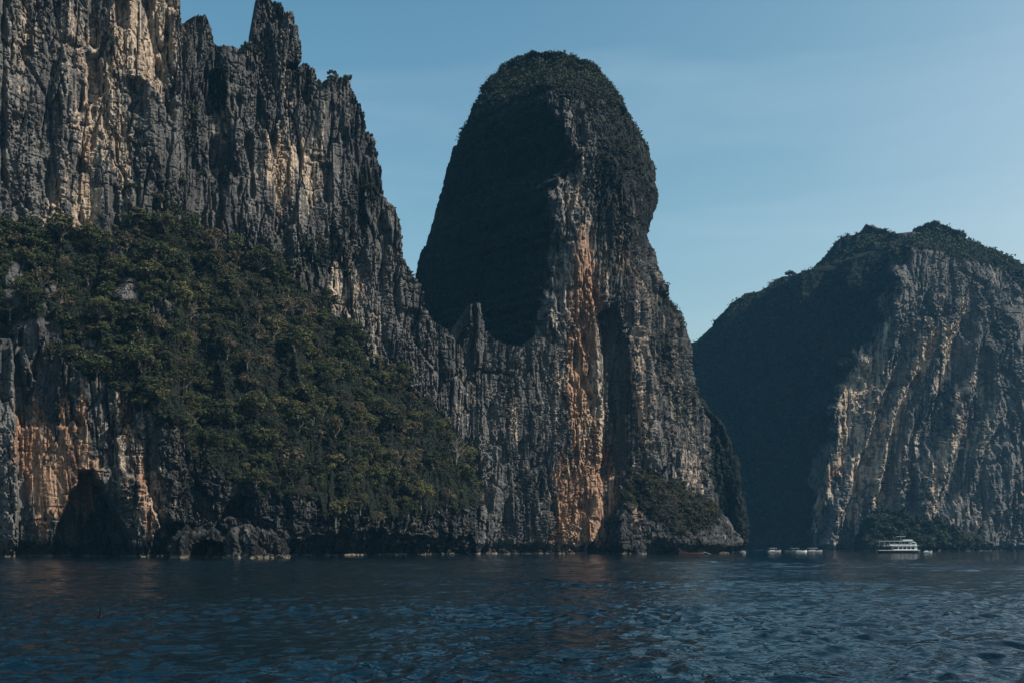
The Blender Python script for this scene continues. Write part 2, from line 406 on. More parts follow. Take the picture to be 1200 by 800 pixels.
def wall_pigments(u, v, P):
    u, v = streaked(u, v, P)
    c = np.zeros(u.shape)
    for a in ((150,30,22,60,.9),(172,60,26,45,1.1),(120,95,22,60,.8),(112,150,22,55,1.0),(140,170,16,50,.7),(190,20,20,60,.8),(62,250,15,32,.9),(100,245,14,32,1.1),
              (30,45,14,90,.5),(85,40,24,70,.5),(328,200,24,36,1.0),(360,205,16,34,.8),(262,148,5,16,.8),(335,100,9,45,.4),(405,345,26,36,.6),(430,400,20,30,.35),
              (700,470,30,60,.3),(150,500,26,60,.55),(178,585,14,42,.9),(120,540,14,30,.4),(545,470,16,50,.3),(600,480,10,30,.4),(660,450,20,30,.6)):
        c = np.maximum(c, a[4]*blob(u, v, *a[:4]))
    o = np.zeros(u.shape)
    for a in ((68,550,38,52,1.6),(24,520,7,26,.9),(98,505,10,40,.9),(150,510,9,60,.6),(170,560,10,24,.7),(180,600,8,26,.8),(105,190,8,30,.5),(88,75,5,30,.4),(67,240,8,28,.45),
              (285,625,30,12,.3),(500,620,40,14,.25),(330,180,12,40,.35),(660,590,14,60,.8)):
        o = np.maximum(o, a[4]*blob(u, v, *a[:4]))
    pl = np.zeros(u.shape)
    for a in ((30,120,50,170,.7),(150,110,80,150,.45),(320,150,60,110,.35),(8,560,14,110,.9),(430,330,40,70,.45),(340,230,50,120,.25),(520,560,50,60,.1),(240,120,30,60,.1),(300,600,60,50,.1),(560,520,30,80,.3),(640,420,30,60,.3)):
        pl = np.maximum(pl, a[4]*blob(u, v, *a[:4]))
    ms = np.zeros(u.shape)
    for a in ((256,95,10,45,.9),(228,140,12,40,.6),(430,232,16,26,.8),(382,292,38,20,.9),(355,330,40,36,.55),(290,310,40,30,.6),(215,210,60,50,.4),(350,95,8,25,.7),(300,60,10,20,.5),(470,300,12,30,.4)):
        ms = np.maximum(ms, a[4]*blob(u, v, *a[:4]))
    return 1.1*c, 1.15*o, pl, ms

def make_wall():
    du = np.linspace(-260, 720, 3000); Yd = np.interp(du, PATH[:, 0], PATH[:, 1]); 
    kk = np.ones(41)/41; Yd = np.convolve(np.pad(Yd, 20, 'edge'), kk, 'valid')
    Xd = (du-600)/F*Yd
    L = np.concatenate([[0], np.cumsum(np.hypot(np.diff(Xd), np.diff(Yd)))])
    ds = 0.43; S = np.arange(0, L[-1], ds); X = np.interp(S, L, Xd); Y = np.interp(S, L, Yd); U = np.interp(S, L, du)
    tx = np.gradient(X); ty = np.gradient(Y)
    k2 = np.ones(61)/61
    tx = np.convolve(np.pad(tx, 30, 'edge'), k2, 'valid'); ty = np.convolve(np.pad(ty, 30, 'edge'), k2, 'valid')
    tl = np.hypot(tx, ty); nx, ny = ty/tl, -tx/tl
    Z = np.arange(-5, 231, 0.42)
    uu, zz = np.meshgrid(U, Z, indexing='ij'); shp = uu.shape
    px = np.broadcast_to(X[:, None], shp); py = np.broadcast_to(Y[:, None], shp)
    OM = np.interp(uu, BULGE[:, 0], BULGE[:, 1])
    z2 = CAMH + (HV-np.interp(uu, VEG_TOP[:, 0], VEG_TOP[:, 1]))/F*(py-2)
    z1 = CAMH + (HV-np.interp(uu, VEG_BOT[:, 0], VEG_BOT[:, 1]))/F*(py-OM)
    z1 = z1 + (5.0*perlin(px/7, py/7, zz*0+3) + 3.5*perlin(px/2.6, py/2.6, zz*0+7))*np.clip(OM/20, 0, 1)
    z1 = np.minimum(z1, z2-0.5)
    t = np.clip((zz-z1)/np.maximum(z2-z1, 1), 0, 1)
    nb = fbm(px/16, py/16, zz/16, 3)
    t = np.clip(t + 0.10*nb*np.sin(t*math.pi), 0, 1)
    O = OM*(1-t**1.15)
    lump = 4.5*(0.4-np.abs(perlin(px/15+8, py/15, zz/24))*2.2) + 2.2*perlin(px/6, py/6, zz/8)
    O = O + lump*np.clip(OM/25, 0, 1)*np.sin(np.clip(t, 0, 1)*math.pi)**0.6
    # batter of the wall itself: a little lean, and the lower cliff under the ledge steps back unevenly
    low = np.clip((z1-zz)/np.maximum(z1, 1), 0, 1)
    O = O - OM*0.10*low
    # radial direction (to the open water) for the ledge
    rl = np.hypot(px, py); rx, ry = -px/rl, -py/rl
    P = np.stack([px + rx*O, py + ry*O, zz], -1)
    u0, v0 = proj(P)
    veg = ((zz > z1-1.5) & (zz < z2+1) & (OM > 3)).astype(float)
    # caves, slabs and columns placed on the face (inwards negative)
    D = np.zeros(shp)
    def inw(poly, depth, soft=2.5, jit=4):
        j1 = jit*perlin(P[...,0]/5, P[...,1]/5, zz/5); j2 = jit*perlin(P[...,0]/5+9, P[...,1]/5, zz/5)
        m = in_poly(u0+j1, v0+j2, poly).astype(np.float32)
        for _ in range(int(soft)):
            m[1:-1, 1:-1] = (m[1:-1,1:-1]*2 + m[:-2,1:-1] + m[2:,1:-1] + m[1:-1,:-2] + m[1:-1,2:])/6
        return depth*m
    D -= inw([(62,660),(66,618),(80,585),(96,556),(108,553),(122,572),(132,600),(152,632),(158,660)], 16)
    D -= inw([(176,660),(180,628),(196,612),(214,612),(224,625),(228,660)], 14)
    D -= inw([(262,605),(268,586),(282,578),(290,590),(292,606)], 7)
    D -= inw([(345,660),(340,636),(380,626),(440,622),(500,630),(556,628),(560,660)], 7)
    D -= inw([(0,660),(18,640),(60,636),(64,660)], 3)
    D += inw([(108,553),(140,548),(170,570),(188,620),(186,660),(158,660),(150,630),(128,590)], 5)
    D += inw([(-40,400),(14,395),(17,480),(19,560),(20,640),(20,660),(-40,660)], 7, 3, 2)
    D += inw([(22,500),(104,498),(106,540),(70,585),(50,605),(20,610)], 1.5)
    D -= inw([(100,60),(118,55),(122,110),(104,118)], 5)
    D -= inw([(136,-5),(150,-5),(150,30),(138,30)], 5)
    D -= inw([(152,92),(172,98),(168,140),(150,125)], 4)
    D -= inw([(112,310),(130,300),(136,330),(112,345)], 6)
    D -= inw([(376,190),(388,188),(388,236),(377,236)], 5)
    D -= inw([(360,80),(366,84),(362,118),(355,110)], 5)
    D -= inw([(238,85),(250,85),(250,130),(240,128)], 4)
    D -= inw([(200,100),(208,95),(206,130),(198,130)], 4)
    k = np.where(zz < z1, 1.0, 1.0)
    rel = rock_relief(P, 1.0, 0.75)
    slope = veg*np.clip(OM/20, 0, 1)
    rel = rel*(1-0.55*slope)
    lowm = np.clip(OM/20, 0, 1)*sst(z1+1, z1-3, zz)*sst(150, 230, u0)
    c1, e1 = cells((px+zz*0.4)/6.5, (py-zz*0.3)/6.5, zz/5.0); c2, e2 = cells(px/2.4, (py+zz*0.3)/2.4, zz/2.2)
    rel = rel*(1-0.45*lowm) + lowm*(5.0*(c1-0.55) - 1.5*sst(0.12, 0, e1) + 2.0*(c2-0.5) - 0.8*sst(0.15, 0, e2))
    # finer fluted organ-pipe wall on the right half
    rel = rel*(1-inw([(22,500),(104,498),(106,540),(70,585),(50,605),(20,610)], 0.6))
    fl = perlin(px/1.5, py/1.5, zz/30); rel = rel + sst(430, 520, uu)*0.9*(0.5-np.abs(fl)*1.7)
    # tide notch
    notch = sst(5.5, 2.0, zz + 1.3*perlin(px/6, py/6, zz/9))
    D = D - notch*3.5 + 1.2*sst(0.9, -0.5, zz)
    tot = D + rel
    mixn = np.clip(OM/12, 0, 1)
    dx = nx[:, None]*(1-mixn*0.6) + rx*mixn*0.6; dy = ny[:, None]*(1-mixn*0.6) + ry*mixn*0.6
    P[..., 0] += dx*tot; P[..., 1] += dy*tot
    # ledges are not perfectly level
    P[..., 2] += 0.35*perlin(px/3, py/3, zz/3)*(zz > 2)
    u, v = proj(P)
    ju = u + 2.2*perlin(px/2.2, py/2.2, zz/2.6); jv = v + 3.0*perlin(px/1.7+4, py/1.7, zz/3)
    sp = (np.abs(u-320) < 42) & (v < 66); ju = np.where(sp, u+0.3*(ju-u), ju); jv = np.where(sp, v+0.3*(jv-v), jv)
    keep = jv > np.interp(ju, CREST[:, 0], CREST[:, 1])
    keep |= in_poly(ju, jv, SPIRE)
    keep &= ~((((u-341)/5.0)**2 + ((v-78)/3.6)**2) < 1)
    keep[:, :10] = True
    bare = np.clip(sum(blob(u+5*perlin(px/5, py/5, zz/5), v, *g_) for g_ in BARE), 0, 1); slope = slope*(1-bare)
    c, o, pl, ms = wall_pigments(u, v, P)
    wet = sst(5.0, 1.5, P[..., 2] + 1.5*perlin(px/4, py/4, zz/4))
    bar = sst(0.9, 0.45, zz)*(zz > -1)*sst(-0.25, 0.1, perlin(px/5, py/5, zz))
    attrs = dict(cream=c, orange=o, pale=pl-0.55*lowm, moss_shade=np.maximum(ms, 1.2*slope), tide=wet*0.75, barnacle=bar*0.8)
    idx = np.arange(u.size).reshape(shp)
    fk = keep[:-1, :-1] & keep[1:, :-1] & keep[1:, 1:] & keep[:-1, 1:]
    q = np.stack([idx[:-1, :-1], idx[1:, :-1], idx[1:, 1:], idx[:-1, 1:]], -1)[fk]
    # close the rim backwards into the hill so the fin is a solid body
    e = np.concatenate([q[:, [0, 1]], q[:, [1, 2]], q[:, [2, 3]], q[:, [3, 0]]])
    key = np.sort(e, 1); key = key[:, 0].astype(np.int64)*u.size + key[:, 1]
    un, inv, cnt = np.unique(key, return_inverse=True, return_counts=True)
    be = e[cnt[inv] == 1]
    uf, vf = u.ravel()[be[:, 0]], v.ravel()[be[:, 0]]
    be = be[~((np.abs(uf-341) < 9) & (np.abs(vf-78) < 8))]
    V = P.reshape(-1, 3)
    bv = np.unique(be); m1 = -np.ones(u.size, np.int64); m1[bv] = np.arange(len(bv))
    nrm = np.stack([np.broadcast_to(nx[:, None], shp).ravel()[bv], np.broadcast_to(ny[:, None], shp).ravel()[bv], np.zeros(len(bv))], -1)
    B1 = V[bv] - nrm*4 + [0, 0, -0.8]; B2 = V[bv] - nrm*16 + [0, 0, -9]; B3 = V[bv] - nrm*34 + [0, 0, -60]
    n0 = u.size
    allV = np.concatenate([V, B1, B2, B3]); nb_ = len(bv)
    a0, b0 = be[:, 0], be[:, 1]; ring = [np.stack([b0, a0, n0+m1[a0], n0+m1[b0]], -1)]
    for i in range(2):
        ring.append(np.stack([n0+i*nb_+m1[b0], n0+i*nb_+m1[a0], n0+(i+1)*nb_+m1[a0], n0+(i+1)*nb_+m1[b0]], -1))
    Fq = np.concatenate([q] + ring)
    full = {kx: np.concatenate([np.asarray(ax).ravel(), np.tile(np.asarray(ax).ravel()[bv], 3)]) for kx, ax in attrs.items()}
    used = np.unique(Fq); rm = -np.ones(len(allV), np.int64); rm[used] = np.arange(len(used))
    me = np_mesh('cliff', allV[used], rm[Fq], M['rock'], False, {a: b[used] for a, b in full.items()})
    o = obj('cliff', me); tag(o, 'tall grey fluted limestone cliff wall with cream streaks and a jagged crest', kind='structure')
    PT['wall'] = (P, u, v, keep, slope, t)
make_wall()

# ------------------------------------------------------------------ free-standing rock masses, lofted from outlines in plan
def loft_body(name, label, mat, zs, secfn, nfront, nback, relk, feat=None, top=None, relf=1.0, pig=None, store=None, calm=None, sag=None):
    """secfn(z) -> plan polyline points left tangent .. front .. right tangent (arrays), then the back"""
    rows = []
    for z in zs:
        fr, bk = secfn(z)
        fr = np.array(fr, float); bk = np.array(bk, float)
        l = np.concatenate([[0], np.cumsum(np.hypot(*np.diff(fr, axis=0).T))]); s = np.linspace(0, l[-1], nfront)
        a = np.stack([np.interp(s, l, fr[:, 0]), np.interp(s, l, fr[:, 1])], -1)
        w = max(3, nfront//22) | 1; h = w//2; ke = np.ones(w)/w
        for c in range(2):
            pad = np.concatenate([2*a[0, c]-a[1:h+1, c][::-1], a[:, c], 2*a[-1, c]-a[-h-1:-1, c][::-1]])
            a[:, c] = np.convolve(pad, ke, 'valid')
        bk = np.concatenate([[fr[-1]], bk, [fr[0]]])
        l = np.concatenate([[0], np.cumsum(np.hypot(*np.diff(bk, axis=0).T))]); s = np.linspace(0, l[-1], nback+2)[1:-1]
        b = np.stack([np.interp(s, l, bk[:, 0]), np.interp(s, l, bk[:, 1])], -1)
        rows.append(np.concatenate([a, b]))
    G = np.array(rows)                                       # nz, nc, 2
    nz, nc, _ = G.shape
    P = np.concatenate([G, np.broadcast_to(np.asarray(zs)[:, None, None], (nz, nc, 1))], -1)
    dc = np.roll(P, -1, 1) - np.roll(P, 1, 1)
    dz = np.gradient(P, axis=0)
    N = np.cross(dc, dz); N /= np.maximum(np.linalg.norm(N, axis=-1, keepdims=True), 1e-6)
    kk = 9
    Ns = N.copy()
    for i in range(1, kk): Ns += np.roll(N, i, 1) + np.roll(N, -i, 1)
    N = Ns/np.maximum(np.linalg.norm(Ns, axis=-1, keepdims=True), 1e-6)
    rel = rock_relief(P, relk)*relf*(calm(P) if calm else 1.0)
    up = np.clip(N[..., 2], 0, 1)
    rel = rel*(1-0.6*up)
    D = rel
    u, v = proj(P)
    if feat is not None: D = D + feat(u, v, P)
    zz = P[..., 2]
    notch = sst(6, 2, zz + 1.5*perlin(P[..., 0]/7, P[..., 1]/7, zz/9)); D = D - notch*3.0 + 1.2*sst(0.9, -0.5, zz)
    P = P + N*D[..., None]*np.array([1, 1, 0.6])
    if sag is not None: P[..., 2] -= sag(*proj(P), P)
    u, v = proj(P)
    at_ = pig(u, v, P, up) if pig else {}
    wet = sst(5.0, 1.5, zz + 1.5*perlin(P[..., 0]/4, P[..., 1]/4, zz/4))
    bar = sst(0.9, 0.45, zz)*(zz > -1)*sst(-0.25, 0.1, perlin(P[..., 0]/5, P[..., 1]/5, zz))
    z0 = np.zeros(u.shape)
    attrs = dict(cream=z0, orange=z0, pale=z0, moss_shade=z0); attrs.update(at_); attrs.update(tide=wet*0.75, barnacle=bar*0.8)
    idx = np.arange(nz*nc).reshape(nz, nc); ir = np.roll(idx, -1, 1)
    q = np.stack([idx[:-1], ir[:-1], ir[1:], idx[1:]], -1).reshape(-1, 4)
    V = P.reshape(-1, 3)
    cpt = V[idx[-1]].mean(0, keepdims=True); V = np.concatenate([V, cpt]); ci = len(V)-1
    cap = np.stack([idx[-1], ir[-1], np.full(nc, ci), np.full(nc, ci)], -1)
    full = {a: np.append(np.asarray(b).ravel(), 0) for a, b in attrs.items()}
    me = np_mesh(name, V, q, mat, False, full)
    import bmesh
    o = obj(name, me)
    bm = bmesh.new(); bm.from_mesh(me); bm.verts.ensure_lookup_table()
    for j in range(nc):
        try: bm.faces.new((bm.verts[int(idx[-1, j])], bm.verts[int(ir[-1, j])], bm.verts[ci]))
        except ValueError: pass
    bm.to_mesh(me); bm.free()
    tag(o, label, kind='structure')
    if store: PT[store] = (P, u, v, N, up)
    return o

def outline(pts, Y, Ytop=None, v0=0, v1=0):
    """(u,v) outline points at depth Y (Ytop at row v1, changing from row v0 up) -> arrays of height and X, sorted by height"""
    a = np.array(pts, float)
    D = Y if Ytop is None else Y + (Ytop-Y)*sst(v0, v1, a[:, 1])
    z = CAMH + (HV-a[:, 1])/F*D; x = (a[:, 0]-600)/F*D
    k = np.argsort(z, kind='stable'); return z[k], x[k]

# --- the great pillar
PL = outline([(455,650),(458,480),(470,400),(480,350),(488,320),(500,280),(510,250),(520,215),(530,180),(540,155),(555,120),(570,95),(590,77),(606,70),(622,66)], 572, 550, 240, 66)
PA = outline([(640,655),(640,600),(640,480),(636,400),(644,340),(648,300),(649,230),(654,212),(676,196),(684,180),(668,150),(645,112)], 488)
PM = outline([(736,655),(742,560),(744,400),(742,300),(735,220),(722,170),(700,120)], 500)
PR = outline([(836,655),(834,577),(832,520),(829,490),(824,462),(817,448),(812,420),(808,390),(800,370),(785,345),(775,330),(767,308),(762,285),(766,265),(770,240),(768,200),(762,175),(750,155),(738,140),(730,118),(715,100),(700,85),(676,74),(655,70),(640,66)], 556, 550, 240, 66)
def pillar_sec(z):
    g = sst(222, 272, z)
    gl = sst(190, 272, z)
    YL = 572*(1-gl) + 552*gl; YA = 488*(1-g) + 545*g; YR = 556*(1-gl) + 550*gl
    xl = np.interp(z, *PL); xr = np.interp(z, *PR)
    xa = np.interp(z, *PA) + 1.6*math.sin(z*0.31)*math.sin(z*0.083+1) + 0.9*math.sin(z*0.9+2*math.sin(z*0.2)); xm = np.interp(z, *PM)
    xa = min(max(xa, xl+4), xr-6); 
    if z > 232: xa = xa*(1-g) + (0.6*xl+0.4*xr)*g
    xm = min(max(xm, xa+3), xr-2)
    YM = YA + 10*(1-g)
    yb = 640*(1-g) + 556*g
    fr = [(xl, YL), (0.55*xl+0.45*xa - 4*(1-g), 0.52*YL+0.48*YA), (xa, YA), (0.5*(xa+xm), 0.5*(YA+YM)-2*(1-g)), (xm, YM), (0.4*xm+0.6*xr+3*(1-g), 0.45*YM+0.55*YR), (xr, YR)]
    return fr, [(xr-6*(1-g), yb), (xl+10*(1-g), yb)]
def pillar_feat(u, v, P):
    D = np.zeros(u.shape)
    zz = P[..., 2]; f = P[..., 1] < 552
    jw = 3*perlin(P[..., 0]/7, P[..., 1]/7, zz/16)
    uu = u + jw; v = v + 7*perlin(P[..., 0]/4, P[..., 1]/4, zz/30+3)
    # corner recess right of the orange strip: deepest on its left, with an overhanging foot
    left = np.interp(v, [330, 380, 430, 560, 600], [705, 703, 706, 704, 702]); right = np.interp(v, [330, 372, 400, 470, 552, 600], [708, 722, 735, 742, 752, 752])
    m = ((uu > left) & (uu < right) & (v > 368) & (v < 556)).astype(float)
    D -= f*m*17*np.clip((right-uu)/np.maximum(right-left, 1), 0, 1)
    D += f*4.0*((uu > right) & (uu < right+22) & (v > 360) & (v < 553))
    # the orange rib stands proud
    D += f*3.0*blob(uu, v, 677, 500, 26, 260, 0.25)
    ar = np.exp(-((P[..., 0]-np.interp(zz, *PA))/7)**2); D += f*ar*4.0*fbm(P[..., 0]/14, P[..., 1]/14, zz/12, 3)*1.6
    # vertical groove between the rib and the fluted wall
    D -= f*3.5*blob(uu, v, 742, 330, 8, 60, 0.5)
    D -= f*3.5*blob(uu, v, 785, 430, 8, 70, 0.6)
    # undercut below the right buttress
    D -= f*4*((uu > 752) & (uu < 840) & (v > 580))
    # sea caves at the foot of the rib
    for cu in (695, 735): D -= f*8*blob(uu, v, cu, 650, 7, 14, 0.3)
    # tall slots
    for cu, cv, rv, d in ((668,560,50,3),(690,430,40,2.5),(676,420,16,4),(684,402,9,4),(757,300,30,4),(715,270,26,4),(700,350,30,3),(655,330,40,3)):
        D -= f*d*blob(uu, v, cu, cv, 4, rv, 0.6)
    return D
def pillar_pig(u, v, P, up):
    us = u; u, v = streaked(u, v, P, 1.4)
    f = P[..., 1] < 560
    c = np.zeros(u.shape); o = np.zeros(u.shape); pl = np.zeros(u.shape); ms = np.zeros(u.shape)
    for a in ((690,470,16,190,1.15),(662,300,10,90,.5),(675,225,7,40,.7),(705,300,9,35,.6),(790,440,7,70,.5),(752,440,11,120,.6),(728,270,12,70,.4),(775,360,5,40,.5),(812,560,20,26,.6),(805,500,18,50,.35),(740,590,14,40,.6),(650,400,18,40,.35),(720,600,16,40,.5)):
        c = np.maximum(c, a[4]*blob(u, v, *a[:4]))
    for a in ((684,385,17,90,1.25),(672,470,11,130,1.1),(688,580,22,80,1.0),(664,600,14,60,1.0),(718,615,14,40,.8),(700,330,12,40,.5),(745,610,10,40,.5),(735,300,14,70,.45),(760,420,14,90,.35),(790,400,10,70,.3)):
        o = np.maximum(o, a[4]*blob(u, v, *a[:4]))
    for a in ((650,280,14,110,.5),(640,350,20,70,.4),(720,260,30,60,.05),(790,470,30,90,.15)):
        pl = np.maximum(pl, a[4]*blob(u, v, *a[:4]))
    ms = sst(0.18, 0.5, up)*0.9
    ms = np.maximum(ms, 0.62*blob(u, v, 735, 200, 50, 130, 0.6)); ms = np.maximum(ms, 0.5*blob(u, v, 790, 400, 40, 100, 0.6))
    ms = np.maximum(ms, 0.55*blob(u, v, 800, 470, 26, 50)); ms = np.maximum(ms, 0.78*sst(2.0, -4.0, P[..., 0]-np.interp(P[..., 2], *PA)+3.5*fbm(P[..., 1]/9, P[..., 2]/11, P[..., 0]/9, 3)*2))  # left of the arete this scrub tone also paints the shade in
    return dict(cream=c*f, orange=o*f, pale=pl*f, moss_shade=ms)
zs = np.concatenate([np.arange(-5, 190, 0.66), np.arange(190, 240, 0.5), np.arange(240, 262, 0.36), np.arange(262, 273.6, 0.2)])
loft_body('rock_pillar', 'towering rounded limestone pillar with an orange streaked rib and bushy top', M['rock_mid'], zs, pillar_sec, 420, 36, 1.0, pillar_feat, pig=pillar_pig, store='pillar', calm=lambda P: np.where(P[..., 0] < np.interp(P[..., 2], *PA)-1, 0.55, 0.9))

# --- shaded shoulder behind the pillar
SR = outline([(874,655),(873,600),(871,560),(866,520),(852,492),(840,478),(826,464),(805,455)], 640)
def shoulder_sec(z):
    x = np.interp(z, *SR); g = sst(40, 99, z)
    return [(60, 700), (80, 655), (x-6, 632+10*g), (x, 640+10*g)], [(x-8, 720), (62, 720)]
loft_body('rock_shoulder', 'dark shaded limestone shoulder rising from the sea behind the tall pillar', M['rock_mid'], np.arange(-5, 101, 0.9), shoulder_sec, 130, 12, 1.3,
          pig=lambda u, v, P, up: dict(moss_shade=0.8+0*up), store='shoulder')

# --- bushy rock slope at the pillar's foot
TL = outline([(722,655),(726,620),(736,590),(742,565),(746,556)], 474)
TR = outline([(878,655),(873,645),(862,628),(850,608),(836,592),(815,580),(788,569),(762,559)], 520)
def toe_sec(z):
    g = np.clip((z-3)/37, 0, 1)
    xl = np.interp(z, *TL); xr = np.interp(z, *TR); yf = 462 + 34*g; yr = 512+6*g
    return [(xl-2, 500), (xl, yf+4), (0.6*xl+0.4*xr, yf+2), (0.25*xl+0.75*xr, 0.5*(yf+yr)-4), (xr, yr)], [(xr-5, 556), (xl, 556)]
def toe_feat(u, v, P):
    zz = P[..., 2]
    D = -6*((zz < 4.5) & (u > 770)) - 5*blob(u, v, 775, 642, 22, 9, 0.4)
    return D
loft_body('shore_slope', 'low bushy rock slope at the right foot of the pillar', M['rock'], np.arange(-4, 41, 0.42), toe_sec, 260, 16, 0.8, toe_feat, relf=1.0,
          pig=lambda u, v, P, up: dict(moss_shade=np.maximum(sst(0.1, 0.35, up)*0.95*sst(-3, 3, P[..., 2]-np.interp(u, [735, 760, 800, 830, 850, 870], [26, 17, 10, 12, 22, 40])), 0), cream=0.40*blob(u, v, 748, 590, 8, 34)+0.15*blob(u, v, 860, 630, 16, 18), orange=0.45*blob(u, v, 748, 590, 8, 34), pale=-0.3+0.0*u), store='toe')

# --- far headland
HL = outline([(800,650),(806,420),(813,402),(830,385),(850,365),(870,346),(885,336),(905,326),(940,324),(962,311),(974,302),(979,288),(990,279),(1004,275),(1030,276),(1060,279),(1078,270),(1092,265)], 1040, 1005, 420, 266)
HA = outline([(958,650),(962,600),(972,540),(984,475),(1000,432),(1028,388),(1044,352),(1052,320),(1062,285)], 905)
HR = outline([(1480,650),(1440,520),(1360,420),(1300,370),(1240,330),(1205,312),(1190,303),(1170,295),(1150,287),(1130,279),(1115,271),(1100,265)], 1000)
def head_sec(z):
    g = sst(272, 324, z)
    YL = 1040-35*sst(180, 324, z); YA = 905+98*g; YR = 1000
    xl = np.interp(z, *HL); xa = np.interp(z, *HA)*(1 + 0.11*g); xr = np.interp(z, *HR)
    xa = min(max(xa, xl+3), xr-3); yb = 1200*(1-g)+1060*g
    fr = [(xl, YL+20*(1-g)), (0.5*(xl+xa)-6*(1-g), 0.5*(YL+YA)+16*(1-g)), (xa, YA), (0.72*xa+0.28*xr, YA+0.20*(YR-YA)), (0.45*xa+0.55*xr, YA+0.45*(YR-YA)), (xr, YR)]
    return fr, [(xr-10*(1-g), yb), (xl+10*(1-g), yb)]
def head_feat(u, v, P):
    zz = P[..., 2]; D = np.zeros(u.shape); f = P[..., 1] < 1010
    ar = np.exp(-((P[..., 0]-np.interp(zz, *HA))/14)**2); D += ar*9.0*fbm(P[..., 0]/30, P[..., 1]/30, zz/26, 3)*1.6
    sh = P[..., 0] < np.interp(zz, *HA); D += sh*9.0*(0.4-np.abs(perlin(P[..., 0]/40, P[..., 1]/40, zz/120))*2)
    # great diagonal ribs running down to the left across the sunlit face
    q = u + (v-450)*0.30 + 16*perlin(P[..., 0]/45, P[..., 1]/45, zz/70)
    for cu, w, d in ((1030,10,7),(1062,9,8),(1092,9,7),(1135,12,7),(1168,10,7),(1200,14,8)):
        D += f*d*np.exp(-((q-cu)/w)**2)*sst(290, 400, v)
    for cu, w, d in ((1046,9,7),(1078,7,6),(1112,14,9),(1150,9,6)):
        D -= f*d*np.exp(-((q-cu)/w)**2)*sst(300, 420, v)
    return D
def head_pig(u, v, P, up):
    u, v = streaked(u, v, P, 2.4)
    f = P[..., 1] < 1010; q = u + (v-450)*0.30 + 16*perlin(P[..., 0]/45, P[..., 1]/45, P[..., 2]/70)
    c = np.zeros(u.shape)
    for cu, w, a, v0, v1 in ((1002,13,1.15,400,620),(1020,8,.9,380,560),(1038,9,1.1,430,620),(1068,9,1.2,380,600),(1050,5,.8,470,600),(1024,6,.4,350,430),(1092,6,.4,430,560),(1136,9,1.0,440,600),(1098,7,.9,330,450),(1168,6,.6,440,640),(1128,8,.4,300,360)):
        c = np.maximum(c, a*np.exp(-((q-cu)/w)**2)*sst(v0-20, v0+20, v)*sst(v1+20, v1-20, v))
    c = np.maximum(c, .7*blob(u, v, 1145, 632, 8, 14))
    o = 1.1*np.exp(-((q-1000)/7)**2)*sst(480, 520, v)*sst(590, 560, v) + .5*blob(u, v, 1133, 510, 6, 30) + .5*blob(u, v, 1143, 640, 6, 10)
    ms = np.maximum(sst(0.2, 0.55, up)*0.9, 0.30*blob(u, v, 1110, 300, 110, 40, .6)); ms = np.maximum(ms, 0.12); ms = np.maximum(ms, 0.80*sst(4, -8, P[..., 0]-np.interp(P[..., 2], *HA)+9*fbm(P[..., 1]/24, P[..., 2]/30, P[..., 0]/24, 3)*2))  # left face darkened beyond its scrub: shade put into the pigment
    ms = np.maximum(ms, 0.45*np.exp(-((q-1112)/16)**2)*sst(400, 440, v))
    return dict(cream=c*f, orange=o*f, moss_shade=ms, pale=0.36*f)
zs = np.concatenate([np.arange(-6, 290, 1.08), np.arange(290, 324.5, 0.55)])
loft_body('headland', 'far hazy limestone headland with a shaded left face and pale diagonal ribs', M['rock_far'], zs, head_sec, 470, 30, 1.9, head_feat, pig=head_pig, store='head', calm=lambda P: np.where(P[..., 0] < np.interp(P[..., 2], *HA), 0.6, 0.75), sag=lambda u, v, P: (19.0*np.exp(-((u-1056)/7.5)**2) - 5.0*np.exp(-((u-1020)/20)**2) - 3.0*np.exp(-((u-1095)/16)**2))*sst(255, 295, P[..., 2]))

# ------------------------------------------------------------------ trees, shrubs, scrub
def leaf_quads(C, rad, n, size, rg, flat=1.0):
    """n leaf sprays in a shell round each centre C (k,3); returns verts, quads"""
    k = len(C); c = np.repeat(C, n, 0); r = np.repeat(np.broadcast_to(rad, (k,)), n)
    d = rg.normal(size=(k*n, 3)); d /= np.linalg.norm(d, axis=1, keepdims=True)
    d[:, 2] = np.abs(d[:, 2])*np.where(rg.random(k*n) < 0.66, 1, -0.9)
    p = c + d*(r*(0.45+0.6*rg.random(k*n)**0.6))[:, None]*np.array([1, 1, flat])
    nn = d*0.8 + rg.normal(size=d.shape)*0.6 + [0, 0, 0.35]; nn /= np.linalg.norm(nn, axis=1, keepdims=True)
    a = np.cross(nn, rg.normal(size=d.shape)); a /= np.maximum(np.linalg.norm(a, axis=1, keepdims=True), 1e-6); b = np.cross(nn, a)
    s = (np.repeat(np.broadcast_to(size, (k,)), n)*(0.55+0.9*rg.random(k*n)))[:, None]
    V = np.stack([p-a*s, p-b*s*0.55+nn*s*0.12, p+a*s, p+b*s*0.55-nn*s*0.1], 1).reshape(-1, 3)
    return V, np.arange(len(V)).reshape(-1, 4)

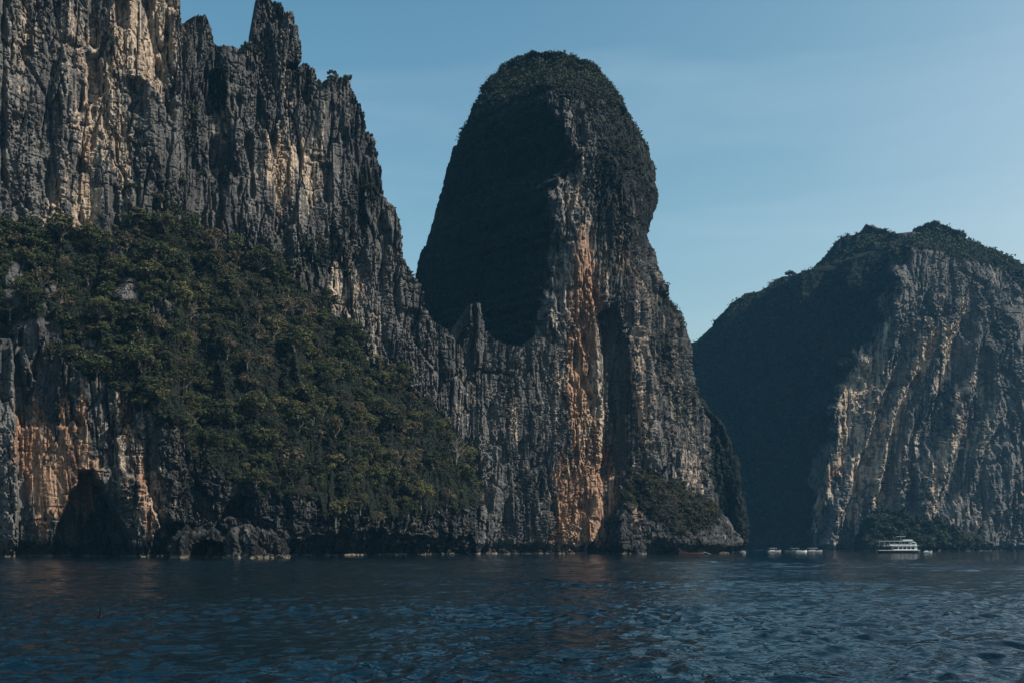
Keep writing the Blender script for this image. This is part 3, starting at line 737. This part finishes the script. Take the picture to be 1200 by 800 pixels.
def tree_meshes(name, seed, leafmat, barkmat, h=6.0, cr=3.2, clumps=11, leaves=95, leaf=0.34, umbrella=False, bare=False):
    rg = np.random.default_rng(seed); tr = MB()
    lean = rg.normal(size=2)*0.5
    ht = h*(0.62 if umbrella else 0.34)
    top = np.array([lean[0], lean[1], ht])
    tr.tube([(0, 0, -1.2), (lean[0]*0.2, lean[1]*0.2, ht*0.4), tuple(top)], [0.24, 0.19, 0.13], 6)
    C = []; rad = []
    for i in range(clumps):
        an = 2*math.pi*(i/clumps + 0.1*rg.random())*2.618; q = math.sqrt((i+0.6)/clumps)
        ex = cr*0.80*q*(0.75+0.5*rg.random()); x = lean[0] + ex*math.cos(an); y = lean[1] + ex*math.sin(an)
        if umbrella: z = h*(0.86 - 0.10*q*q + 0.06*rg.normal())
        else: z = h*(0.82 - 0.58*q*q*rg.random()**0.5) + 0.5*rg.normal()
        c = np.array([x, y, z]); C.append(c); rad.append(cr*(0.22+0.24*rg.random()))
        mid = (top+c)/2 + rg.normal(size=3)*0.35
        tr.tube([tuple(top*(0.6+0.4*rg.random())), tuple(mid), tuple(c)], [0.10, 0.07, 0.03], 4)
        if bare:
            for _ in range(7):
                e = c + rg.normal(size=3)*[1.0, 1.0, 0.9] + [0, 0, 0.5]; m2 = (c+e)/2 + rg.normal(size=3)*0.2
                tr.tube([tuple(mid*0.3+c*0.7), tuple(m2), tuple(e)], [0.055, 0.04, 0.02], 3)
    C = np.array(C); V, Q = leaf_quads(C, np.array(rad), leaves, leaf, rg, 0.72)
    return tr.mesh(name+'_trunk', barkmat), np_mesh(name+'_crown', V, Q, leafmat)

def plant(kind, meshes, loc, sc, rz, label, cat, group, tilt=0.0):
    o = empty(kind, loc, rz); o.scale = (sc, sc, sc*(0.85+0.3*random.random()))
    t = obj('trunk', meshes[0], o); c = obj('crown', meshes[1], o)
    tag(o, label, cat, group); return o

TD = [tree_meshes('dark_tree', 11+i, M['leaf_dark'], M['bark'], 6.0+0.5*i, 3.2+0.25*i, 19, 110, 0.26) for i in range(4)]
TO = [tree_meshes('olive_tree', 31+i, M['leaf_olive'], M['bark'], 5.0+0.5*i, 2.9+0.2*i, 17, 95, 0.26) for i in range(3)]
TB = [tree_meshes('dry_tree', 51+i, M['leaf_brown'], M['bark'], 5.2+0.4*i, 2.9, 17, 55, 0.24) for i in range(3)]
TX = [tree_meshes('bare_tree', 71+i, M['leaf_brown'], M['bark_pale'], 6.0, 2.8, 10, 9, 0.25, bare=True) for i in range(2)]
SH = [tree_meshes('ledge_shrub', 91+i, M['leaf_scrub'], M['bark'], 2.6, 1.9, 8, 70, 0.24) for i in range(3)]
SO = [tree_meshes('slope_shrub', 101+i, M['leaf_scrub'], M['bark'], 3.2, 2.3, 9, 80, 0.30) for i in range(3)]
FT = [tree_meshes('far_tree', 111+i, M['leaf_far'], M['bark'], 8.0, 5.0, 11, 60, 0.8) for i in range(3)]
UT = tree_meshes('umbrella_tree', 131, M['leaf_far'], M['bark'], 8.5, 5.0, 12, 60, 0.7, umbrella=True)

def thin(pts, dist, limit, rg):
    """pick points at least dist apart"""
    order = rg.permutation(len(pts)); out = []; grid = {}
    for i in order:
        p = pts[i]; key = tuple((p//dist).astype(int)); ok = True
        for a in (-1, 0, 1):
            for b in (-1, 0, 1):
                for c in (-1, 0, 1):
                    for j in grid.get((key[0]+a, key[1]+b, key[2]+c), ()):
                        if np.sum((pts[j]-p)**2) < dist*dist: ok = False
        if ok:
            grid.setdefault(key, []).append(i); out.append(i)
            if len(out) >= limit: break
    return np.array(out, int)

def scrub(name, label, pts, rad, leaves, leaf, mat, seed, flat=0.8):
    rg = np.random.default_rng(seed)
    V, Q = leaf_quads(pts, rad*(0.45+1.25*rg.random(len(pts))**2), leaves, leaf, rg, flat)
    o = obj(name, np_mesh(name, V, Q, mat)); tag(o, label, kind='stuff'); return o

def slope_plants():
    P, u, v, keep, slope, t = PT['wall']; rg = np.random.default_rng(5)
    m = (slope > 0.4) & keep & (u > -25) & (u < 575) & (P[..., 2] > 6)
    # bare rock shows through in a few places on the left of the slope
    pts = P[m]; uu = u[m]; vv = v[m]; tt = t[m]
    pick = thin(pts, 3.6, 520, rg)
    look = {'dark': 'dark green leafy', 'olive': 'yellowish olive leafy', 'dry': 'dry brownish thin-leaved', 'bare': 'nearly leafless pale-branched'}
    def words_for(k, sc, i):
        size = 'big ' if sc > 1.05 else ('small ' if sc < 0.72 else '')
        if tt[i] > 0.78: w = 'close under the bare grey cliff wall'
        elif tt[i] < 0.16: w = 'on the green ledge rim above the sea rocks'
        elif uu[i] < 190: w = 'on the ledge above the orange sea cave'
        elif uu[i] > 430: w = 'on the tapering ledge end by the fluted wall'
        else: w = 'in the middle of the steep green ledge'
        l = size + look[k] + ' tree ' + w
        return l, l.replace(' tree ', ' trees ')
    for i in pick:
        p = pts[i]
        if perlin(p[0]/8+41, p[1]/8, p[2]/8) < -0.42: continue
        q = perlin(p[0]/17+3, p[1]/17, p[2]/17) + 0.25*rg.normal() + 0.30*sst(440, 540, uu[i])
        if rg.random() < 0.035: k, T = 'bare', TX
        elif q > 0.22: k, T = 'olive', TO
        elif q < -0.28: k, T = 'dry', TB
        else: k, T = 'dark', TD
        sc = 0.55 + 1.15*rg.random()**1.9
        plant({'dark': 'leafy_tree', 'olive': 'olive_tree', 'dry': 'dry_tree', 'bare': 'bare_tree'}[k], T[rg.integers(len(T))],
              (p[0]-0.1, p[1]-0.1, p[2]-1.3), sc, rg.random()*6.28, words_for(k, sc, i)[0], 'tree', words_for(k, sc, i)[1])
    b = rg.choice(len(pts), 7600); keepb = b
    h = perlin(pts[b][:, 0]/9, pts[b][:, 1]/9, pts[b][:, 2]/9)
    scrub('ledge_undergrowth', 'dense dark green undergrowth covering the ledge between the trees', pts[b[h <= 0.12]]+[0, -0.3, 0.4], 1.0, 18, 0.27, M['leaf_dark'], 1)
    scrub('ledge_thicket', 'brownish thicket of low bushes on the ledge between the trees', pts[b[h > 0.12]]+[0, -0.3, 0.4], 1.0, 18, 0.25, M['leaf_scrub'], 2)
    # shrubs clinging to the wall above the ledge and on the rocks below it
    spots = [(254,72),(260,88),(252,104),(258,120),(248,134),(428,222),(436,236),(424,244),(356,288),(372,282),(388,290),(400,300),(366,300),(345,318),(330,330),
             (352,88),(360,96),(286,52),(290,60),(302,66),(384,97),(396,94),(408,96),(232,150),(222,132),(212,216),(240,206),(190,236),(150,222),(296,284),(320,300),(452,250),(462,262),(478,320),
             (400,388),(404,396),(392,384)]
    def shrub_words(a, b_):
        if a < 270 and b_ < 160: w = 'in the dark gully of the cliff crest beside the tall buttress'
        elif a < 310 and b_ < 70: w = 'at the left foot of the rock spire'
        elif b_ < 100: w = 'on the jagged crest right of the rock spire'
        elif 415 < a < 440 and b_ < 250: w = 'high on the right shoulder of the cliff wall'
        elif a > 445: w = 'on the descending right edge of the cliff wall'
        elif b_ > 380: w = 'on bare rock beside the right top of the green ledge'
        elif a > 285: w = 'in the dark patch below the cream streaked panel'
        else: w = 'on the brownish rock just above the green ledge'
        return 'small dark shrub ' + w, 'shrub', 'small dark shrubs ' + w
    for (a, b_) in spots:
        d = (u-a)**2 + (v-b_)**2 + np.where(keep, 0, 1e9); i = np.unravel_index(np.argmin(d), d.shape); p = P[i]
        plant('ledge_shrub', SH[rg.integers(3)], (p[0], p[1]-0.3, p[2]-1.0), 0.8+0.8*rg.random(), rg.random()*6.28,
              *shrub_words(a, b_))
    m2 = keep & (u > 60) & (u < 560) & (slope < 0.4) & (P[..., 2] > 9) & (t < 0.02)
    pts2 = P[m2]; w = perlin(pts2[:, 0]/5, pts2[:, 1]/5, pts2[:, 2]/5) > 0.25; pts2 = pts2[w]
    scrub('cliff_foot_scrub', 'straggling scrub on the rocks under the ledge', pts2[rg.choice(len(pts2), 420)], 0.7, 20, 0.22, M['leaf_scrub'], 3)
    m3 = keep & (slope < 0.3) & (t > 0.98) & (v > 40)
    w3 = m3 & (perlin(P[..., 0]/8+2, P[..., 1]/8, P[..., 2]/8) > 0.40)
    pts3 = P[w3]; scrub('wall_scrub', 'tufts of scrub in cracks of the grey cliff wall', pts3[rg.choice(len(pts3), 500)], 0.5, 14, 0.2, M['leaf_scrub'], 4)
slope_plants()

def pillar_plants():
    P, u, v, N, up = PT['pillar']; rg = np.random.default_rng(9)
    # cap and upper right flank
    dens = np.clip(sst(0.12, 0.45, up) + 0.40*blob(u, v, 738, 190, 44, 120, .5) + 0.25*blob(u, v, 795, 400, 26, 110, .5) + 0.07*(u < 645), 0, 1)
    dens = dens*(P[..., 2] > 14)*(P[..., 1] < 562)
    dens = dens*(0.25+0.75*(perlin(P[..., 0]/7, P[..., 1]/7, P[..., 2]/14) > -0.05))
    m = (rg.random(u.shape) < dens*0.085)
    pts = P[m]; capm = up[m] > 0.3
    scrub('pillar_cap_bushes', 'dark bushes covering the rounded top of the tall pillar', pts[capm]+[0, 0, 0.6], 1.35, 14, 0.52, M['leaf_far'], 11)
    scrub('pillar_flank_scrub', 'scrub hanging in cracks down the flank of the tall pillar', pts[~capm], 0.75, 14, 0.32, M['leaf_scrub'], 12)
    P, u, v, N, up = PT['shoulder']; m = rg.random(u.shape) < 0.05
    scrub('shoulder_scrub', 'dark scrub on the shaded rock shoulder', P[m], 1.2, 14, 0.5, M['leaf_far'], 13)
    P, u, v, N, up = PT['toe']
    m = (P[..., 2] > np.interp(u, [735, 760, 800, 830, 850, 870], [26, 17, 10, 12, 22, 40])+4*perlin(P[..., 0]/6, P[..., 1]/6, P[..., 2]/6)) & (P[..., 1] < 545)
    pts = P[m]; pick = thin(pts, 3.6, 60, rg)
    for i in pick:
        p = pts[i]
        plant('slope_shrub', SO[rg.integers(3)], (p[0], p[1], p[2]-0.6), 0.7+0.5*rg.random(), rg.random()*6.28, *(lambda w: ('grey green shrub ' + w, 'shrub', 'grey green shrubs ' + w))('high on the low slope under the pillar overhang' if p[2] > 24 else ('on the seaward edge of the low slope at the pillar foot' if p[1] < 490 else 'in the middle of the low slope at the pillar foot')))
    q = pts[rg.choice(len(pts), 900)]
    scrub('pillar_foot_brush', 'brown green brush covering the low slope at the pillar foot', q+[0, 0, 0.3], 0.9, 20, 0.28, M['leaf_brown'], 14)
pillar_plants()

def headland_plants():
    P, u, v, N, up = PT['head']; rg = np.random.default_rng(21)
    lit = P[..., 0] > np.interp(P[..., 2], *HA)
    dens = np.clip(0.8*sst(0.25, 0.6, up) + 0.30*(~lit) + 0.08*lit*(v < 340) + 0.035*lit, 0, 1)*(P[..., 1] < 1060)
    dens = dens*(0.2+0.8*(perlin(P[..., 0]/16, P[..., 1]/16, P[..., 2]/30) > -0.05))
    m = (rg.random(u.shape) < dens*0.11) & (u < 1260)
    scrub('headland_scrub', 'dark bushes over the top and flanks of the far headland', P[m]+[0, 0, 0.8], 2.4, 15, 0.95, M['leaf_far'], 22)
    # trees standing out on the skyline
    for (a, b, T, sc, lab) in ((926, 327, UT, 0.95, 'lone umbrella shaped tree standing on the far headland skyline'),
                            (1046, 282, FT[0], 1.15, 'tall bushy tree at the notch of the far headland crest'),
                            (968, 314, FT[1], 0.8, 'rounded tree where the far headland crest steps up'),
                            (1084, 270, FT[2], 0.9, 'bushy tree crowning the highest hump of the far headland')):
        d = (u-a)**2 + (v-b)**2 + 1e9*(P[..., 1] > 1045); p = P[np.unravel_index(np.argmin(d), d.shape)]
        plant('umbrella_tree' if T is UT else 'skyline_tree', T, (p[0], p[1], p[2]-1.5), sc, rg.random()*6, lab, 'tree', None)
    # wooded shore at the foot of the sunlit face
    g = np.array([(x, y) for x in np.arange(1020, 1142, 7.5) for y in np.arange(596, 646, 8.0)], float) + rg.normal(size=(17*7, 2))*2.0
    topv = np.interp(g[:, 0], [1018, 1030, 1050, 1075, 1100, 1125, 1145], [612, 594, 588, 600, 606, 618, 636])
    for (a, b), tv in zip(g, topv):
        if b < tv+3: continue
        Y = 897 - (b-588)*1.08; p = at(a, min(b+5, 644), Y)
        plant('shore_tree', FT[rg.integers(3)], (p[0], p[1], max(p[2]-2.5, 0.3)), 0.85+0.4*rg.random(), rg.random()*6, *(lambda w: ('dark green tree ' + w, 'tree', 'dark green trees ' + w))('on the wooded bank behind the tour boat' if a < 1082 else 'at the thin end of the wooded bank beyond the tour boat'))
headland_plants()

# bank that carries the shore trees
BK = outline([(1010,650),(1018,625),(1026,605),(1040,597)], 890)
BR = outline([(1150,650),(1140,636),(1124,622),(1100,610),(1070,600),(1055,597)], 890)
def bank_sec(z):
    g = sst(6, 42, z); xl = np.interp(z, *BK); xr = np.interp(z, *BR); yf = 852+56*g
    return [(xl-4, 930), (xl, yf+6), (0.5*(xl+xr), yf), (xr, yf+6)], [(xr+4, 950), (xl-4, 950)]
loft_body('shore_bank', 'wooded rock bank at the foot of the far headland', M['rock_far'], np.arange(-4, 37, 1.0), bank_sec, 110, 10, 1.2, relf=0.7,
          pig=lambda u, v, P, up: dict(moss_shade=0.7*(P[..., 2] > 5)))

# ------------------------------------------------------------------ boulders and boats
def boulder(name, label, loc, size, seed, arch=None, rz=0.0, sub=5):
    import bmesh
    bm = bmesh.new(); bmesh.ops.create_icosphere(bm, subdivisions=sub, radius=1.0)
    V = np.array([v.co[:] for v in bm.verts]); rg = np.random.default_rng(seed); o3 = rg.random(3)*400
    q = np.sign(V)*np.abs(V)**0.8
    P = q*np.array(size)
    P[:, 2] *= 1 + 0.25*np.clip(-P[:, 0]/size[0], -1, 1)
    nn = V/np.linalg.norm(V, axis=1, keepdims=True); S = P+o3
    k = min(1.0, min(size)/5.0)
    P = P + nn*(rock_relief(S, 0.62*k, 0.6) + 0.25*k*fbm(S[:, 0]/(0.5*k), S[:, 1]/(0.5*k), S[:, 2]/(0.5*k), 2))[:, None]*0.8
    if arch is not None:
        ax, az, rx, rz_ = arch
        m = (1-sst(0.85, 1.05, np.sqrt(((P[:, 0]-ax)/rx)**2 + ((P[:, 2]-az)/rz_)**2)))*(P[:, 1] < size[1]*0.2)
        P[:, 1] += m*size[1]*1.3
    for i, v in enumerate(bm.verts): v.co = P[i]
    me = bpy.data.meshes.new(name); bm.to_mesh(me); bm.free()
    z = P[:, 2]+loc[2]
    for an, arr in dict(cream=0*z, orange=0*z, pale=-0.6+0*z, moss_shade=0*z, tide=0.3*sst(1.6, 0.8, z), barnacle=0.7*sst(1.0, 0.3, z)).items():
        a = me.attributes.new(an, 'FLOAT', 'POINT'); a.data.foreach_set('value', np.ascontiguousarray(arr, np.float32))
    me.materials.append(M['rock'])
    o = obj(name, me); o.location = loc; o.rotation_euler = (0, 0, rz)
    tag(o, label, 'boulder'); return o

p = at(298, 640, 276); boulder('boulder', 'big pale humped boulder at the waterline before the cliff caves', (p[0], 280, 1.2), (8.6, 6, 7.4), 4, sub=6)
p = at(236, 640, 280); boulder('arched_rock', 'low arched rock with a dark hollow beside the humped boulder', (p[0], 286, 1.5), (10.5, 5, 6.2), 8, arch=(1.5, -2.0, 6.5, 5.6), sub=6)
p = at(751, 646, 440); boulder('boulder', 'small pointed rock in the water off the orange rib', (p[0], 440, 0.3), (2.2, 1.6, 1.8), 15, sub=4)
p = at(848, 646, 500); boulder('boulder', 'low flat rock awash below the bushy slope', (p[0], 500, 0.0), (3.0, 1.8, 1.2), 17, sub=4)
p = at(590, 645, 430); boulder('boulder', 'dark rock at the foot of the fluted wall', (p[0], 438, 0.2), (3.2, 2.4, 2.6), 19)
p = at(655, 645, 455); boulder('boulder', 'dark blocky rock under the left edge of the orange rib', (p[0], 466, 0.2), (3.0, 2.6, 3.0), 23)

M['boat_white'] = plain('white_boat_paint', (0.72, 0.72, 0.70), 0.35, 0.06, 1.2)
M['boat_dark'] = plain('dark_hull_paint', (0.022, 0.030, 0.042), 0.35, 0.2, 1.0)
M['boat_grey'] = plain('grey_boat_canvas', (0.30, 0.31, 0.32), 0.8, 0.12, 1.0)
M['boat_shaded_grey'] = plain('shaded_grey_hull_paint', (0.20, 0.21, 0.22), 0.5, 0.15, 1.2)  # small hulls toned down to grey, shade put into the colour
M['boat_glass'] = plain('dark_boat_glass', (0.010, 0.014, 0.018), 0.12, 0.1, 1.0)
M['boat_wood'] = plain('red_brown_boat_wood', (0.17, 0.075, 0.045), 0.6, 0.3, 1.5)
M['metal'] = plain('rail_metal', (0.45, 0.46, 0.47), 0.4, 0.1, 2.0)
M['float'] = plain('black_float', (0.012, 0.012, 0.013), 0.95, 0.2, 6.0, 0.05)

def hull_rings(L, B, H, sheer=0.5, draft=0.5, bow=0.22, stern=0.9, rise=0.0, n=14):
    rings = []
    for i in range(n+1):
        t = i/n; x = (t-0.5)*L
        w = B/2*min(1.0, (1-t)/bow if t > 1-bow else 1.0)**0.6*(stern+(1-stern)*min(1, t*4))
        w = max(w, 0.03); zt = H + sheer*max(0, (t-0.45)/0.55)**2 + rise*max(0, (0.25-t)/0.25)**2
        zb = -draft*(1-max(0, (t-0.75)/0.25)**2)
        rings.append([(x, -w, zt), (x, -w*0.92, (zt+zb)*0.5), (x, -w*0.4, zb), (x, w*0.4, zb), (x, w*0.92, (zt+zb)*0.5), (x, w, zt)])
    return rings

def ferry(loc, rz):
    o = empty('tour_boat', loc, rz)
    MB().loft(hull_rings(22, 5.6, 1.25, 0.9, 0.8)).build('hull', M['boat_dark'], o)
    MB().box((-0.4, 0, 1.62), (20.4, 5.2, 0.22)).build('rubbing_strake', M['boat_white'], o)
    lo = MB().box((2.8, 0, 2.75), (12.0, 4.7, 2.1), (0.98, 0.95)).build('lower_cabin', M['boat_white'], o)
    for i in range(5):
        x = -1.6 + i*2.05
        for s in (-1, 1):
            w = MB().box((x if i else x-0.5, s*2.335, 2.75), (1.45 if i else 2.2, 0.08, 1.15)).build('window', M['boat_glass'], lo)
    dk = MB().box((0.6, 0, 3.90), (18.0, 5.3, 0.16)).build('upper_deck', M['boat_white'], o)
    ra = MB()
    for s in (-1, 1):
        ra.tube([(-8.2, s*2.55, 4.9), (9.0, s*2.55, 4.9)], 0.04, 4)
        for i in range(10): ra.tube([(-8.2+i*1.9, s*2.55, 3.98), (-8.2+i*1.9, s*2.55, 4.9)], 0.035, 4)
    ra.build('railing', M['metal'], dk)
    MB().box((1.5, 0, 4.42), (13.0, 5.0, 0.85)).build('bulwark', M['boat_white'], dk)
    wh = MB().box((7.0, 0, 4.95), (3.4, 3.9, 1.9), (0.8, 0.9), -0.3).build('wheelhouse', M['boat_white'], o)
    MB().box((8.55, 0, 5.15), (0.10, 3.0, 0.8)).build('window', M['boat_glass'], wh)
    for s in (-1, 1): MB().box((7.0, s*1.92, 5.15), (2.0, 0.1, 0.75)).build('window', M['boat_glass'], wh)
    rf = MB().box((-2.0, 0, 6.35), (18.0, 5.4, 0.18)).build('roof', M['boat_white'], o)
    MB().box((4.2, 0, 6.85), (5.2, 3.4, 0.75), (0.85, 0.85)).build('roof_locker', M['boat_grey'], rf)
    for i in range(7):
        for s in (-1, 1): MB().tube([(-10.2+i*2.5, s*2.5, 3.98), (-10.2+i*2.5, s*2.5, 6.26)], 0.06, 5).build('post', M['metal'], o)
    ms = MB().tube([(1.2, 0, 6.4), (1.2, 0, 9.3)], 0.07, 6).build('mast', M['metal'], o)
    MB().box((1.2, 0, 8.7), (4.6, 0.35, 0.14)).build('radar_bar', M['boat_white'], ms)
    tag(o, 'white two decked tour boat with dark hull moored under the far headland', 'boat')
    return o
p = at(1053, 648, 520); ferry((p[0], 520, 0.0), R(-6))

def speedboat(loc, rz, L, label, canopy=True, white=True, group=None):
    o = empty('speedboat', loc, rz)
    MB().loft(hull_rings(L, L*0.26, 0.95, 0.55, 0.35, 0.42)).build('hull', M['boat_white' if white else 'boat_shaded_grey'], o)
    MB().box((0.02*L, 0, 0.88), (L*0.62, L*0.2, 0.06)).build('deck', M['boat_grey'], o)
    MB().box((L*0.14, 0, 1.28), (L*0.08, L*0.19, 0.62), (0.5, 0.85), -0.15).build('windscreen', M['boat_glass'], o)
    for s in (-1, 1): MB().box((-L*0.50, s*L*0.05, 0.9), (L*0.05, L*0.045, 0.95), (0.8, 0.9)).build('outboard_motor', M['boat_dark'], o)
    for i in range(3): MB().box((-L*0.28+i*L*0.13, 0, 1.12), (L*0.07, L*0.17, 0.42)).build('bench_seat', M['boat_white'], o)
    if canopy:
        MB().box((-L*0.12, 0, 2.62), (L*0.55, L*0.24, 0.12), (0.96, 0.92)).build('canopy', M['boat_grey'], o)
        for i in range(3):
            for s in (-1, 1): MB().tube([(-L*0.36+i*L*0.24, s*L*0.1, 0.9), (-L*0.36+i*L*0.24, s*L*0.11, 2.56)], 0.035, 4).build('canopy_post', M['metal'], o)
    tag(o, label, 'boat', group); return o
for (u_, v_, Y, L, rz, lab, cn_) in ((907, 647, 640, 10.5, 20, 'canopied grey speedboat moored nearest the dark shaded rock shoulder', True),
        (929, 647, 650, 10.0, 170, 'speedboat with a grey canopy moored between two others in the shaded cove', True),
        (939, 647, 610, 6.5, -8, 'small open white speedboat without canopy in the shaded cove', False),
        (954, 647, 660, 12.0, 15, 'long canopied speedboat beside the rocks of the far headland', True)):
    p = at(u_, v_, Y); speedboat((p[0], Y, 0.0), R(rz), L, lab, cn_, not cn_)
p = at(872, 647, 500); speedboat((p[0], 500, 0.0), R(80), 6.0, 'small open white boat at the tip of the bushy rock slope', False)
p = at(1087, 647, 530); speedboat((p[0], 530, 0.0), R(10), 5.5, 'small grey tender lying off the bow of the tour boat', False, False)

def longtail(loc, rz):
    o = empty('longtail_boat', loc, rz)
    MB().loft(hull_rings(11.0, 1.9, 0.7, 1.3, 0.3, 0.5, 0.7, 0.2)).build('hull', M['boat_wood'], o)
    MB().tube([(5.3, 0, 1.8), (5.7, 0, 2.7)], [0.14, 0.08], 6).build('prow_post', M['boat_wood'], o)
    for i in range(4): MB().box((-2.5+i*1.6, 0, 0.66), (0.35, 1.6, 0.08)).build('thwart', M['boat_wood'], o)
    MB().tube([(-5.0, 0, 1.1), (-8.2, 0.2, 0.1)], 0.06, 5).build('tail_shaft', M['metal'], o)
    MB().box((-4.9, 0, 1.15), (0.9, 0.5, 0.5)).build('engine', M['boat_dark'], o)
    tag(o, 'reddish brown wooden longtail boat lying against the bushy rock slope', 'boat')
p = at(811, 648, 448); longtail((p[0], 448, 0.0), R(175))

p = at(117, 723, 43); fo = empty('marker_float', (p[0], 43, -0.15))
MB().tube([(0, 0, -0.2), (0, 0, 0.0), (0.01, 0, 0.16), (0.02, 0, 0.24)], [0.02, 0.11, 0.11, 0.05], 10).build('float_body', M['float'], fo)
MB().tube([(0.02, 0, 0.2), (0.05, 0, 0.60)], [0.055, 0.045], 6).build('stick', M['float'], fo)
tag(fo, 'small dark upright float in the open water off the sea cave', 'float')

# ------------------------------------------------------------------ thin sea haze
def haze():
    x0, x1, y0, y1, z0, z1 = -900, 1500, -60, 1500, -8, 352
    mb = MB().box(((x0+x1)/2, (y0+y1)/2, (z0+z1)/2), (x1-x0, y1-y0, z1-z0))
    m = bpy.data.materials.new('haze_air'); m.use_nodes = True; t = m.node_tree; t.nodes.clear()
    pv = t.nodes.new('ShaderNodeVolumePrincipled'); pv.inputs['Color'].default_value = (0.20, 0.60, 1.0, 1)
    pv.inputs['Density'].default_value = 0.000056; pv.inputs['Anisotropy'].default_value = 0.0
    ou = t.nodes.new('ShaderNodeOutputMaterial'); t.links.new(pv.outputs[0], ou.inputs['Volume'])
    o = mb.build('haze', m); tag(o, 'thin blue sea haze over the bay', kind='stuff')
haze()
